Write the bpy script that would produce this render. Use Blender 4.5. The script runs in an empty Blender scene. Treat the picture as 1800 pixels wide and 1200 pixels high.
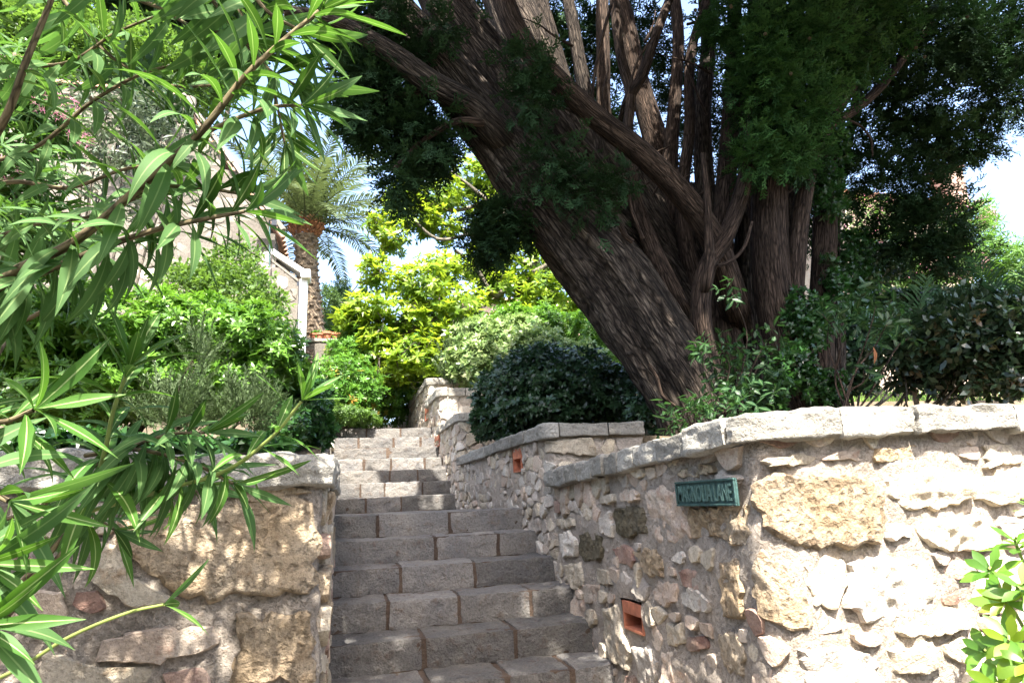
import bpy, math, random
import numpy as np
from mathutils import Matrix, Vector

random.seed(7)
rng = np.random.default_rng(11)
S = bpy.context.scene
C = S.collection
R = math.radians

# ---------------------------------------------------------------- camera, sky, sun, exposure
# x runs across the stairs, y up along them, z is height above the eye (street = -1.55)
PITCH, ROLL, YAW, FPX = 0.2412, 0.0432, 0.2649, 1145.1
cF = np.array([math.sin(YAW)*math.cos(PITCH), math.cos(YAW)*math.cos(PITCH), math.sin(PITCH)])
_r = np.array([math.cos(YAW), -math.sin(YAW), 0.0]); _u = np.cross(_r, cF)
cR = _r*math.cos(ROLL) - _u*math.sin(ROLL)
cU = _r*math.sin(ROLL) + _u*math.cos(ROLL)
cam = bpy.data.cameras.new('camera'); co = bpy.data.objects.new('camera', cam); C.objects.link(co)
cam.sensor_width = 36; cam.lens = 36*FPX/1800; cam.clip_start = 0.05; cam.clip_end = 3000
m = Matrix.Identity(4)
for i in range(3):
    m[i][0] = cR[i]; m[i][1] = cU[i]; m[i][2] = -cF[i]
co.matrix_world = m
S.camera = co

SUN_EL, SUN_AZ = R(57), R(-6)          # azimuth measured from -y (behind the viewer), negative = left
sdir = Vector((math.sin(SUN_AZ)*math.cos(SUN_EL), -math.cos(SUN_AZ)*math.cos(SUN_EL), math.sin(SUN_EL)))
w = bpy.data.worlds.new('World'); S.world = w; w.use_nodes = True
nt = w.node_tree; bg = nt.nodes['Background']
sky = nt.nodes.new('ShaderNodeTexSky'); sky.sky_type = 'NISHITA'; sky.sun_disc = False
sky.sun_elevation = SUN_EL; sky.sun_rotation = math.atan2(sdir.x, sdir.y)
sky.air_density = 1.0; sky.dust_density = 3.6; sky.ozone_density = 1.2
nt.links.new(sky.outputs[0], bg.inputs[0]); bg.inputs[1].default_value = 0.15
sl = bpy.data.lights.new('sun', 'SUN'); sl.energy = 5.0; sl.angle = R(0.53); sl.color = (1, .95, .87)
so = bpy.data.objects.new('sun', sl); C.objects.link(so)
so.rotation_euler = sdir.to_track_quat('Z', 'Y').to_euler()
S.view_settings.view_transform = 'Standard'; S.view_settings.look = 'None'
S.view_settings.exposure = 2.42; S.view_settings.gamma = 1
S.cycles.max_bounces = 7; S.cycles.transmission_bounces = 4; S.cycles.transparent_max_bounces = 4
S.cycles.diffuse_bounces = 4; S.cycles.caustics_reflective = False; S.cycles.caustics_refractive = False

# ---------------------------------------------------------------- small maths
def ray(px, py): return cF + cR*((px-900)/FPX) - cU*((py-600)/FPX)
def at(px, py, Y):                       # photograph point -> place, at distance Y along the stairs
    r = ray(px, py); return r*(Y/r[1])
def atx(px, py, X):
    r = ray(px, py); return r*(X/r[0])
def depth(P): return float(np.dot(P, cF))

def _h(i, j, k, s):
    n = (i*374761393 + j*668265263 + k*2147483647 + s*974634777).astype(np.int64) & 0xffffffff
    n = ((n ^ (n >> 13))*1274126177) & 0xffffffff
    n = ((n ^ (n >> 15))*2246822519) & 0xffffffff
    return ((n ^ (n >> 16)) & 0xffffff)/float(0xffffff)
def vn(P, s=0):
    P = np.asarray(P, float); f = np.floor(P); t = P-f; f = f.astype(np.int64); t = t*t*(3-2*t)
    i, j, k = f[:, 0], f[:, 1], f[:, 2]; x, y, z = t[:, 0], t[:, 1], t[:, 2]
    r = 0
    for a in (0, 1):
        for b in (0, 1):
            for c in (0, 1):
                wgt = (x if a else 1-x)*(y if b else 1-y)*(z if c else 1-z)
                r = r + wgt*_h(i+a, j+b, k+c, s)
    return r*2-1
def fbm(P, s=0, o=3, rough=.5):
    r = 0; a = 1; P = np.asarray(P, float)
    for q in range(o):
        r = r + a*vn(P*(2.03**q)+q*17.3, s+q); a *= rough
    return r
def norm(v): return v/np.maximum(np.linalg.norm(v, axis=-1, keepdims=True), 1e-9)
def catmull(pts, n):
    P = np.asarray(pts, float); P = np.vstack([2*P[0]-P[1], P, 2*P[-1]-P[-2]]); out = []
    seg = len(P)-3
    for t in np.linspace(0, seg-1e-6, n):
        i = int(t); f = t-i; a, b, c, d = P[i:i+4]
        out.append(.5*((2*b)+(-a+c)*f+(2*a-5*b+4*c-d)*f*f+(-a+3*b-3*c+d)*f**3))
    return np.array(out)

# ---------------------------------------------------------------- scene helpers
LOC = {}
def root_of(o):
    while o.parent: o = o.parent
    return o
def thing(name, label, cat, loc, group=None):
    o = bpy.data.objects.new(name, None); o.empty_display_size = .2
    o.location = loc; C.objects.link(o); LOC[o.name] = np.array(loc, float)
    o['label'] = label; o['category'] = cat
    if group: o['group'] = group
    return o
def mk(name, V, F, mat, parent=None, uv=None, rnd=None, smooth=False, kind=None):
    """V world points; F array (n,3|4) or list of faces; becomes one mesh object"""
    V = np.asarray(V, np.float32)
    if parent is not None: V = V - LOC[root_of(parent).name].astype(np.float32)
    me = bpy.data.meshes.new(name)
    if isinstance(F, np.ndarray):
        k = F.shape[1]; nf = len(F)
        me.vertices.add(len(V)); me.vertices.foreach_set('co', V.ravel())
        me.loops.add(nf*k); me.loops.foreach_set('vertex_index', F.ravel().astype(np.int32))
        me.polygons.add(nf); me.polygons.foreach_set('loop_start', np.arange(0, nf*k, k, dtype=np.int32))
        me.polygons.foreach_set('loop_total', np.full(nf, k, np.int32))
    else:
        me.from_pydata(V.tolist(), [], F)
    if uv is not None:                   # per-vertex uv
        l = me.uv_layers.new(name='UVMap'); idx = np.empty(len(me.loops), np.int32)
        me.loops.foreach_get('vertex_index', idx)
        l.data.foreach_set('uv', np.asarray(uv, np.float32)[idx].ravel())
    if rnd is not None:
        a = me.attributes.new('rnd', 'FLOAT', 'POINT'); a.data.foreach_set('value', np.asarray(rnd, np.float32))
    me.polygons.foreach_set('use_smooth', np.full(len(me.polygons), smooth))
    me.update(); me.validate()
    if mat: me.materials.append(mat)
    o = bpy.data.objects.new(name, me); C.objects.link(o)
    if parent is not None: o.parent = parent
    if kind: o['kind'] = kind
    return o
def struct(name, V, F, mat, **k):
    return mk(name, V, F, mat, kind='structure', **k)
def join(parts):
    V = []; F = []; U = []; n = 0
    for p in parts:
        V.append(p[0]); F.append(np.asarray(p[1])+n); n += len(p[0])
        if len(p) > 2 and p[2] is not None: U.append(p[2])
    return np.vstack(V), np.vstack(F), (np.vstack(U) if len(U) == len(parts) else None)

def grid_faces(nu, nv):
    i = np.arange(nu-1)[:, None]*nv + np.arange(nv-1)[None]
    i = i.ravel(); return np.stack([i, i+nv, i+nv+1, i+1], 1)
def box(x0, x1, y0, y1, z0, z1):
    V = np.array([(x, y, z) for x in (x0, x1) for y in (y0, y1) for z in (z0, z1)], float)
    F = np.array([(0, 1, 3, 2), (4, 6, 7, 5), (0, 4, 5, 1), (2, 3, 7, 6), (0, 2, 6, 4), (1, 5, 7, 3)])
    return V, F
def rough_block(x0, x1, y0, y1, z0, z1, res=.04, bev=.012, amp=.006, seed=0, freq=14., faces='-x+x-y+y-z+z'):
    lo = np.array([x0, y0, z0]); hi = np.array([x1, y1, z1]); parts = []
    for ax in range(3):
        for sg in (0, 1):
            if ('-+'[sg]+'xyz'[ax]) not in faces: continue
            a, b = [k for k in range(3) if k != ax]
            na = max(3, min(26, int((hi[a]-lo[a])/res)+2)); nb = max(3, min(26, int((hi[b]-lo[b])/res)+2))
            A, B = np.meshgrid(np.linspace(lo[a], hi[a], na), np.linspace(lo[b], hi[b], nb), indexing='ij')
            P = np.zeros((na*nb, 3)); P[:, a] = A.ravel(); P[:, b] = B.ravel(); P[:, ax] = (lo, hi)[sg][ax]
            F = grid_faces(na, nb)
            if (sg == 1) == (ax == 1): F = F[:, ::-1]
            parts.append((P, F))
    V, F, _ = join(parts)
    b = min(bev, .45*float((hi-lo).min()))
    inner = np.clip(V, lo+b, hi-b); d = V-inner; n = norm(d)
    V = inner + n*b + n*(amp*fbm(V*freq, seed, 3, .55)+amp*.9*fbm(V*freq*.3+9, seed+5, 1))[:, None]
    return V, F
def tube(P, rad, seg=10, bark=0., seed=0, cap=True):
    """P (n,3) centre line, rad (n,)"""
    P = np.asarray(P, float); rad = np.asarray(rad, float); n = len(P)
    T = norm(np.gradient(P, axis=0)); up = np.array([0.13, .21, .97])
    if abs(T[0] @ up) > .95: up = np.array([1., 0, 0])
    X = norm(np.cross(T[0], up)); Xs = []
    for i in range(n):
        X = norm(X - T[i]*(X @ T[i])); Xs.append(X)
    Xs = np.array(Xs); Ys = np.cross(T, Xs)
    a = np.linspace(0, 2*np.pi, seg+1)
    L = np.r_[0, np.cumsum(np.linalg.norm(np.diff(P, axis=0), axis=1))]
    rr = rad[:, None]*np.ones(seg+1)[None]
    if bark:
        ca, sa = np.cos(a), np.sin(a); k = rad.mean()
        Q = np.stack([np.tile(ca*2.2, (n, 1)), np.tile(sa*2.2, (n, 1)), np.repeat((L*1.2)[:, None], seg+1, 1)], 2).reshape(-1, 3)
        Q2 = Q*np.array([20*k/2.2, 20*k/2.2, 1.3])
        rr = rr*(1+bark*(.55*fbm(Q, seed, 2)+.38*(1-2*np.abs(fbm(Q2, seed+3, 2)))).reshape(n, seg+1))
        rr[:, -1] = rr[:, 0]
    V = P[:, None]+rr[..., None]*(np.cos(a)[None, :, None]*Xs[:, None]+np.sin(a)[None, :, None]*Ys[:, None])
    uv = np.stack([np.repeat((a/(2*np.pi))[None], n, 0)*np.maximum(rad.mean(), .01)*6.28, np.repeat(L[:, None], seg+1, 1)], 2)
    return V.reshape(-1, 3), grid_faces(n, seg+1), uv.reshape(-1, 2)

# ---------------------------------------------------------------- materials
def newmat(name):
    m = bpy.data.materials.new(name); m.use_nodes = True; nt = m.node_tree
    b = nt.nodes['Principled BSDF']; return m, nt, b
def N(nt, t, **k):
    n = nt.nodes.new(t)
    for a, v in k.items():
        if a.startswith('i_'):
            n.inputs[a[2:].replace('_', ' ')].default_value = v
        else: setattr(n, a, v)
    return n
def ramp(nt, fac, stops):
    r = nt.nodes.new('ShaderNodeValToRGB'); e = r.color_ramp.elements
    while len(e) < len(stops): e.new(.5)
    for i, (p, c) in enumerate(stops):
        e[i].position = p; e[i].color = (*c, 1) if len(c) == 3 else c
    nt.links.new(fac, r.inputs[0]); return r.outputs[0]
def mixc(nt, f, a, b, mode='MIX'):
    m = nt.nodes.new('ShaderNodeMix'); m.data_type = 'RGBA'; m.blend_type = mode
    for s, v in ((0, f), (6, a), (7, b)):
        if isinstance(v, (int, float)): m.inputs[s].default_value = v
        elif isinstance(v, tuple): m.inputs[s].default_value = (*v, 1) if len(v) == 3 else v
        else: nt.links.new(v, m.inputs[s])
    return m.outputs[2]
def stone_mat(name, base, alt, stain, bump=.5, scale=9., pores=0., rough=.9, streak=None):
    m, nt, b = newmat(name); L = nt.links.new
    tc = N(nt, 'ShaderNodeTexCoord'); oi = N(nt, 'ShaderNodeObjectInfo')
    off = N(nt, 'ShaderNodeVectorMath', operation='ADD'); sc = N(nt, 'ShaderNodeVectorMath', operation='SCALE'); sc.inputs[3].default_value = 13.
    L(oi.outputs['Random'], sc.inputs[0]); L(tc.outputs['Object'], off.inputs[0]); L(sc.outputs[0], off.inputs[1])
    n1 = N(nt, 'ShaderNodeTexNoise', i_Scale=scale*.45, i_Detail=5., i_Roughness=.62); L(off.outputs[0], n1.inputs['Vector'])
    n2 = N(nt, 'ShaderNodeTexNoise', i_Scale=scale*1.7, i_Detail=6., i_Roughness=.7); L(off.outputs[0], n2.inputs['Vector'])
    n3 = N(nt, 'ShaderNodeTexNoise', i_Scale=scale*9, i_Detail=3., i_Roughness=.75); L(off.outputs[0], n3.inputs['Vector'])
    f1 = ramp(nt, n1.outputs[0], [(.35, (0, 0, 0)), (.65, (1, 1, 1))])
    c = mixc(nt, f1, base, alt)
    f2 = ramp(nt, n2.outputs[0], [(.54, (0, 0, 0)), (.72, (1, 1, 1))])
    c = mixc(nt, f2, c, stain)
    sp = ramp(nt, n3.outputs[0], [(.3, (.62, .6, .58)), (.5, (1, 1, 1)), (.75, (1.18, 1.16, 1.12))])
    c = mixc(nt, 1., c, sp, 'MULTIPLY')
    rv = N(nt, 'ShaderNodeMapRange'); rv.inputs[3].default_value = .72; rv.inputs[4].default_value = 1.22
    L(oi.outputs['Random'], rv.inputs[0])
    hs = N(nt, 'ShaderNodeHueSaturation'); L(rv.outputs[0], hs.inputs['Value']); L(c, hs.inputs['Color'])
    L(hs.outputs[0], b.inputs['Base Color'])
    b.inputs['Roughness'].default_value = rough; b.inputs['Specular IOR Level'].default_value = .25
    ad = N(nt, 'ShaderNodeMath', operation='MULTIPLY_ADD'); L(n2.outputs[0], ad.inputs[0]); ad.inputs[1].default_value = 1.6
    m3 = N(nt, 'ShaderNodeMath', operation='MULTIPLY'); L(n3.outputs[0], m3.inputs[0]); m3.inputs[1].default_value = .45
    L(m3.outputs[0], ad.inputs[2]); hgt = ad.outputs[0]
    if pores:
        v = N(nt, 'ShaderNodeTexVoronoi', i_Scale=scale*3.4); wv = mixc(nt, .06, off.outputs[0], n2.outputs[1]); L(wv, v.inputs['Vector'])
        vr = ramp(nt, v.outputs['Distance'], [(.0, (0, 0, 0)), (.5, (1, 1, 1))])
        a2 = N(nt, 'ShaderNodeMath', operation='MULTIPLY_ADD'); L(vr, a2.inputs[0]); a2.inputs[1].default_value = pores; L(hgt, a2.inputs[2]); hgt = a2.outputs[0]
    bp = N(nt, 'ShaderNodeBump'); bp.inputs['Strength'].default_value = bump; bp.inputs['Distance'].default_value = .018
    L(hgt, bp.inputs['Height']); L(bp.outputs[0], b.inputs['Normal'])
    return m
def leaf_mat(name, dark, light, trans=(.25, .45, .05), tf=.32, rough=.42, midrib=None, spec=.35, tip=None, back=None):
    m, nt, b = newmat(name); L = nt.links.new
    at_ = N(nt, 'ShaderNodeAttribute', attribute_name='rnd'); oi = N(nt, 'ShaderNodeObjectInfo')
    ad = N(nt, 'ShaderNodeMath', operation='ADD'); L(at_.outputs['Fac'], ad.inputs[0])
    mu = N(nt, 'ShaderNodeMath', operation='MULTIPLY'); L(oi.outputs['Random'], mu.inputs[0]); mu.inputs[1].default_value = .999
    L(mu.outputs[0], ad.inputs[1]); fr = N(nt, 'ShaderNodeMath', operation='FRACT'); L(ad.outputs[0], fr.inputs[0])
    st = [(0, dark), (.75, light)]
    if tip: st += [(.93, light), (1., tip)]
    c = ramp(nt, fr.outputs[0], st)
    if midrib:
        uv = N(nt, 'ShaderNodeUVMap'); sx = N(nt, 'ShaderNodeSeparateXYZ'); L(uv.outputs[0], sx.inputs[0])
        s1 = N(nt, 'ShaderNodeMath', operation='SUBTRACT'); L(sx.outputs[0], s1.inputs[0]); s1.inputs[1].default_value = .5
        s2 = N(nt, 'ShaderNodeMath', operation='ABSOLUTE'); L(s1.outputs[0], s2.inputs[0])
        f = ramp(nt, s2.outputs[0], [(.028, (1, 1, 1)), (.06, (0, 0, 0))])
        wv = N(nt, 'ShaderNodeTexWave', i_Scale=1., i_Distortion=.6); wv.bands_direction = 'DIAGONAL'
        mp = N(nt, 'ShaderNodeMapping'); mp.inputs['Scale'].default_value = (3, 26, 1); L(uv.outputs[0], mp.inputs[0]); L(mp.outputs[0], wv.inputs[0])
        c = mixc(nt, .12, c, mixc(nt, wv.outputs[0], dark, light))
        c = mixc(nt, f, c, midrib)
    ge = N(nt, 'ShaderNodeNewGeometry')
    if back: c = mixc(nt, ge.outputs['Backfacing'], c, mixc(nt, .55, c, back))
    L(c, b.inputs['Base Color']); b.inputs['Roughness'].default_value = rough; b.inputs['Specular IOR Level'].default_value = spec
    tr = N(nt, 'ShaderNodeBsdfTranslucent'); L(mixc(nt, .55, c, trans), tr.inputs[0])
    mx = N(nt, 'ShaderNodeMixShader'); mx.inputs[0].default_value = tf
    L(b.outputs[0], mx.inputs[1]); L(tr.outputs[0], mx.inputs[2])
    L(mx.outputs[0], nt.nodes['Material Output'].inputs[0]); return m
def bark_mat(name, a, b_, c_, su=60., sv=5., bump=.9, dist=.01):
    m, nt, b = newmat(name); L = nt.links.new
    uv = N(nt, 'ShaderNodeUVMap'); mp = N(nt, 'ShaderNodeMapping'); mp.inputs['Scale'].default_value = (su, sv, 1); L(uv.outputs[0], mp.inputs[0])
    n1 = N(nt, 'ShaderNodeTexNoise', i_Scale=1., i_Detail=6., i_Roughness=.65, i_Distortion=.6); L(mp.outputs[0], n1.inputs['Vector'])
    n2 = N(nt, 'ShaderNodeTexNoise', i_Scale=.18, i_Detail=3.); L(mp.outputs[0], n2.inputs['Vector'])
    mp2 = N(nt, 'ShaderNodeMapping'); mp2.inputs['Scale'].default_value = (su*2.3, sv*1.7, 1); L(uv.outputs[0], mp2.inputs[0])
    n3 = N(nt, 'ShaderNodeTexNoise', i_Scale=1., i_Detail=4., i_Roughness=.6, i_Distortion=.9); L(mp2.outputs[0], n3.inputs['Vector'])
    av = N(nt, 'ShaderNodeMath', operation='MULTIPLY_ADD'); L(n3.outputs[0], av.inputs[0]); av.inputs[1].default_value = .75
    m5 = N(nt, 'ShaderNodeMath', operation='MULTIPLY'); L(n1.outputs[0], m5.inputs[0]); m5.inputs[1].default_value = .45; L(m5.outputs[0], av.inputs[2])
    c = ramp(nt, av.outputs[0], [(.46, a), (.6, b_), (.76, c_)])
    c = mixc(nt, ramp(nt, n2.outputs[0], [(.4, (0, 0, 0)), (.65, (.6, .6, .6))]), c, a)
    mp3 = N(nt, 'ShaderNodeMapping'); mp3.inputs['Scale'].default_value = (su*1.05, sv*1.5, 1); L(mixc(nt, .012, uv.outputs[0], n1.outputs[1]), mp3.inputs[0])
    vo = N(nt, 'ShaderNodeTexVoronoi', i_Scale=1.); vo.feature = 'DISTANCE_TO_EDGE'; L(mp3.outputs[0], vo.inputs['Vector'])
    ck = ramp(nt, vo.outputs['Distance'], [(.0, (.22, .22, .22)), (.16, (1, 1, 1))]); c = mixc(nt, .85, c, ck, 'MULTIPLY')
    a5 = N(nt, 'ShaderNodeMath', operation='MULTIPLY_ADD'); L(ck, a5.inputs[0]); a5.inputs[1].default_value = .5; L(av.outputs[0], a5.inputs[2])
    L(c, b.inputs['Base Color']); b.inputs['Roughness'].default_value = .92; b.inputs['Specular IOR Level'].default_value = .15
    bp = N(nt, 'ShaderNodeBump'); bp.inputs['Strength'].default_value = bump; bp.inputs['Distance'].default_value = dist
    L(a5.outputs[0], bp.inputs['Height']); L(bp.outputs[0], b.inputs['Normal']); return m
def plain(name, col, rough=.8, metal=0., noise=.15, scale=20., bump=.15):
    m, nt, b = newmat(name); L = nt.links.new; tc = N(nt, 'ShaderNodeTexCoord')
    n = N(nt, 'ShaderNodeTexNoise', i_Scale=scale, i_Detail=5.); L(tc.outputs['Object'], n.inputs['Vector'])
    d = tuple(x*(1-noise*2) for x in col); e = tuple(min(1, x*(1+noise)) for x in col)
    L(ramp(nt, n.outputs[0], [(.3, d), (.7, e)]), b.inputs['Base Color'])
    b.inputs['Roughness'].default_value = rough; b.inputs['Metallic'].default_value = metal
    bp = N(nt, 'ShaderNodeBump'); bp.inputs['Strength'].default_value = bump; bp.inputs['Distance'].default_value = .005
    L(n.outputs[0], bp.inputs['Height']); L(bp.outputs[0], b.inputs['Normal']); return m

M = {
 'cream': stone_mat('cream_limestone', (.51, .445, .345), (.42, .36, .27), (.36, .26, .165), .9, 9),
 'white': stone_mat('white_limestone', (.56, .52, .45), (.44, .39, .33), (.38, .26, .18), .8, 10),
 'ochre': stone_mat('ochre_porous_stone', (.38, .28, .17), (.44, .36, .26), (.23, .15, .085), 1., 11, 1.2),
 'pink': stone_mat('pinkish_stone', (.45, .35, .27), (.48, .41, .33), (.33, .19, .13), .7, 9),
 'brick': stone_mat('rust_red_stone', (.22, .12, .09), (.36, .27, .21), (.13, .07, .06), .8, 12),
 'moss': stone_mat('mossy_porous_stone', (.17, .145, .09), (.25, .21, .14), (.09, .08, .05), 1., 14, 1.3),
 'grey': stone_mat('grey_rubble', (.38, .33, .28), (.45, .4, .34), (.22, .16, .11), .8, 9),
 'mortar': stone_mat('gritty_mortar', (.55, .475, .395), (.46, .395, .325), (.36, .28, .21), 1., 20, .8),
 'cope': stone_mat('grey_coping_stone', (.31, .295, .26), (.25, .235, .2), (.17, .15, .12), 1., 7),
 'step': stone_mat('blue_grey_step_stone', (.137, .133, .13), (.215, .2, .178), (.135, .1, .076), 1.25, 9),
 'stepjoint': stone_mat('brown_step_joint', (.082, .056, .04), (.115, .082, .06), (.06, .042, .03), .8, 25),
 'soil': stone_mat('garden_soil', (.10, .075, .05), (.07, .055, .035), (.14, .11, .07), .8, 4),
 'paving': stone_mat('street_paving', (.10, .095, .09), (.08, .075, .07), (.06, .055, .05), .5, 5),
 'houseA': stone_mat('house_stone', (.15, .135, .112), (.2, .18, .15), (.10, .085, .065), .5, 6),
 'housem': stone_mat('house_mortar', (.125, .112, .095), (.105, .094, .078), (.085, .07, .058), .5, 8),
 'terra': plain('terracotta', (.42, .145, .075), .75, 0, .2, 30),
 'tile': stone_mat('roof_tile_clay', (.42, .22, .14), (.52, .34, .24), (.36, .28, .22), .4, 9),
 'bronze': plain('green_bronze', (.05, .105, .095), .55, .35, .25, 60, .3),
 'bronze2': plain('green_bronze_raised', (.095, .175, .155), .5, .35, .2, 60, .3),
 'whitep': plain('white_paint', (.78, .77, .74), .6, 0, .04, 12),
 'darkpane': plain('dark_pane', (.02, .022, .025), .2, 0, .1),
 'shutter': plain('brown_shutter', (.12, .07, .045), .6),
 'bark': bark_mat('cypress_bark', (.012, .009, .007), (.055, .042, .032), (.19, .155, .12), 34, 3.6, 1., .03),
 'bark2': bark_mat('reddish_cypress_bark', (.016, .011, .008), (.07, .047, .034), (.17, .12, .088), 46, 3.6, 1., .018),
 'twig': bark_mat('pale_twig', (.10, .075, .04), (.19, .15, .085), (.26, .22, .13), 40, 12, .3, .003),
 'twiggreen': plain('green_shoot', (.19, .24, .055), .6, 0, .15),
 'greybark': bark_mat('grey_bark', (.07, .06, .045), (.15, .13, .10), (.22, .2, .16), 25, 6, .6, .006),
 'palmtrunk': plain('palm_trunk', (.19, .14, .09), .9, 0, .35, 9, .5),
 'boot': plain('palm_leaf_stubs', (.30, .13, .06), .85, 0, .4, 14, .5),
}
LM = {
 'ole': leaf_mat('oleander_leaf', (.016, .044, .009), (.036, .08, .016), (.13, .30, .025), .34, .62, (.27, .34, .13), .12, back=(.10, .19, .07)),
 'oley': leaf_mat('young_oleander_leaf', (.03, .09, .014), (.06, .14, .02), (.18, .4, .03), .34, .55, (.34, .42, .17), .25),
 'oleyel': leaf_mat('yellow_oleander_leaf', (.28, .22, .03), (.35, .28, .05), (.6, .4, .05), .3, .5, (.5, .45, .2)),
 'cyp': leaf_mat('cypress_needles', (.012, .029, .012), (.027, .06, .021), (.03, .08, .02), .1, .7, None, .12),
 'cypl': leaf_mat('sunlit_cypress_needles', (.022, .062, .018), (.052, .125, .03), (.05, .15, .03), .15, .65, None, .15),  # lighter copy of the cypress green; the sunlit look is in the colour
 'mag': leaf_mat('magnolia_leaf', (.07, .14, .015), (.19, .28, .022), (.45, .58, .03), .45, .32, None, .4),
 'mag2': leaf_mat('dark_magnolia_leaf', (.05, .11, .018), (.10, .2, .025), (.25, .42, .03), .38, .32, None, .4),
 'pit': leaf_mat('pittosporum_leaf', (.045, .11, .014), (.11, .23, .028), (.22, .46, .03), .3, .34, None, .4),
 'ros': leaf_mat('rosemary_needles', (.035, .058, .02), (.075, .11, .045), (.12, .2, .06), .2, .6, None, .2),
 'var': leaf_mat('variegated_leaf', (.10, .19, .05), (.24, .32, .12), (.4, .55, .15), .3, .35, None, .4, tip=(.5, .5, .3)),
 'shr': leaf_mat('glossy_dark_shrub_leaf', (.013, .033, .013), (.03, .064, .025), (.08, .2, .05), .15, .34, None, .4),
 'bus': leaf_mat('mid_green_leaf', (.035, .10, .014), (.085, .2, .025), (.22, .45, .04), .3, .38, None, .35, tip=(.35, .17, .03)),
 'ivy': leaf_mat('ivy_leaf', (.012, .04, .011), (.03, .085, .018), (.1, .3, .04), .22, .32, None, .45),
 'lau': leaf_mat('laurel_leaf', (.01, .032, .011), (.022, .058, .018), (.07, .2, .03), .25, .42, (.14, .22, .09), .25),
 'bay': leaf_mat('bay_shrub_leaf', (.012, .026, .012), (.03, .055, .024), (.07, .13, .03), .2, .3, None, .5, tip=(.2, .12, .05)),
 'rust': leaf_mat('rust_dead_leaf', (.30, .12, .06), (.36, .16, .08), (.4, .15, .05), .2, .6),
 'oli': leaf_mat('olive_leaf', (.05, .075, .045), (.10, .125, .08), (.15, .22, .1), .2, .45, None, .3),
 'palm': leaf_mat('palm_leaflet', (.04, .06, .025), (.10, .125, .05), (.18, .25, .07), .25, .45, None, .3),
 'fan': leaf_mat('dark_palm_leaflet', (.022, .06, .026), (.05, .11, .045), (.12, .25, .07), .2, .35, None, .45),
 'far': leaf_mat('far_leaf', (.03, .06, .02), (.07, .12, .035), (.15, .25, .05), .25, .6, None, .2),
 'fern': leaf_mat('bright_tree_leaf', (.028, .062, .012), (.07, .13, .024), (.25, .45, .05), .33, .5),
 'pet': leaf_mat('pink_petal', (.62, .19, .33), (.75, .32, .45), (.8, .3, .45), .3, .6, None, .2),
 'gra': leaf_mat('grass_blade', (.06, .13, .02), (.14, .24, .04), (.3, .5, .06), .3, .5),
}

# ---------------------------------------------------------------- leaf templates
def leaf_t(L=1., W=.2, seg=4, fold=.15, curl=.3, wide=.45, wave=0., tipw=.02, twist=0.):
    """quads; base at origin, grows along +y, upper side +z"""
    V = []; U = []; t = np.linspace(0, 1, seg+1); ang = 0; y = z = 0.
    for i, a in enumerate(t):
        if i: ang = curl*a; y += math.cos(ang)*L/seg; z -= math.sin(ang)*L/seg
        wd = W*.5*((a/wide)**.75 if a < wide else (1-((a-wide)/(1-wide))**1.7))
        wd = max(wd, W*tipw if i else W*.05)
        zz = math.sin(a*9)*wave*W; tw = twist*a
        for k, s in enumerate((-1, 0, 1)):
            V.append((s*wd*math.cos(fold)*math.cos(tw), y, z+abs(s)*wd*math.sin(fold)+s*wd*math.sin(tw)+zz*s)); U.append((k*.5, a))
    return np.array(V), grid_faces(seg+1, 3), np.array(U)
def small_leaf(L=1., W=.2, seg=2, curl=.3, wide=.5):      # two quads, for leaves a few pixels long
    V = []; U = []; ang = 0; y = z = 0.
    for i in range(seg+1):
        a = i/seg
        if i: ang = curl*a; y += math.cos(ang)*L/seg; z -= math.sin(ang)*L/seg
        wd = W*.5*((.12, 1., .1) if seg == 2 else (.12, .9, .8, .08))[i]
        for k, s in enumerate((-1, 1)): V.append((s*wd, y, z)); U.append((k, a))
    return np.array(V), grid_faces(seg+1, 2), np.array(U)
def xf(T, M3=None, t=(0, 0, 0), s=1.):
    V = T[0]*s
    if M3 is not None: V = V @ np.asarray(M3).T
    return (V+np.array(t), T[1], T[2] if len(T) > 2 else None)
def frame1(d, up):
    Y = norm(np.asarray(d, float)); X = norm(np.cross(Y, up)); Z = np.cross(X, Y); return np.stack([X, Y, Z], 1)
def rosette(n, L, W, elev=.5, spread=.35, seg=2, curl=.5, fold=.15, seed=0, wide=.6, small=False):
    r = random.Random(seed); P = []
    for i in range(n):
        a = i*2.4+r.uniform(-.2, .2); e = elev+r.uniform(-spread, spread)+.5*(i/n)
        d = np.array([math.cos(a)*math.cos(e), math.sin(e), math.sin(a)*math.cos(e)])
        P.append(xf((small_leaf(L*r.uniform(.75, 1.1), W, 2, curl*r.uniform(.4, 1.4)) if small else leaf_t(L*r.uniform(.75, 1.1), W, seg, fold, curl*r.uniform(.4, 1.4), wide)), frame1(d, (r.uniform(-.2, .2), 1, .01)), s=1.))
    return join(P)                                  # axis of the shoot is +y
def sprig(n, L, nl, nw, elev=.9, seed=0):           # a straight shoot with needles
    r = random.Random(seed); P = []
    for i in range(n):
        t = (i+.5)/n; a = r.uniform(0, 6.28); e = elev+r.uniform(-.25, .25)
        d = np.array([math.cos(a)*math.cos(e), math.sin(e), math.sin(a)*math.cos(e)])
        l = nl*(1.1-.5*t)
        P.append(xf((np.array([(-nw, 0, 0), (nw, 0, 0), (nw*.4, l, 0), (-nw*.4, l, 0)]), np.array([(0, 1, 2, 3)]), None), frame1(d, (.01, .1, 1)), (0, t*L, 0)))
    P.append((np.array([(-nw, 0, 0), (nw, 0, 0), (nw*.5, L, 0), (-nw*.5, L, 0)]), np.array([(0, 1, 2, 3)]), None))
    V, F, _ = join(P); return V, F, None
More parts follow.
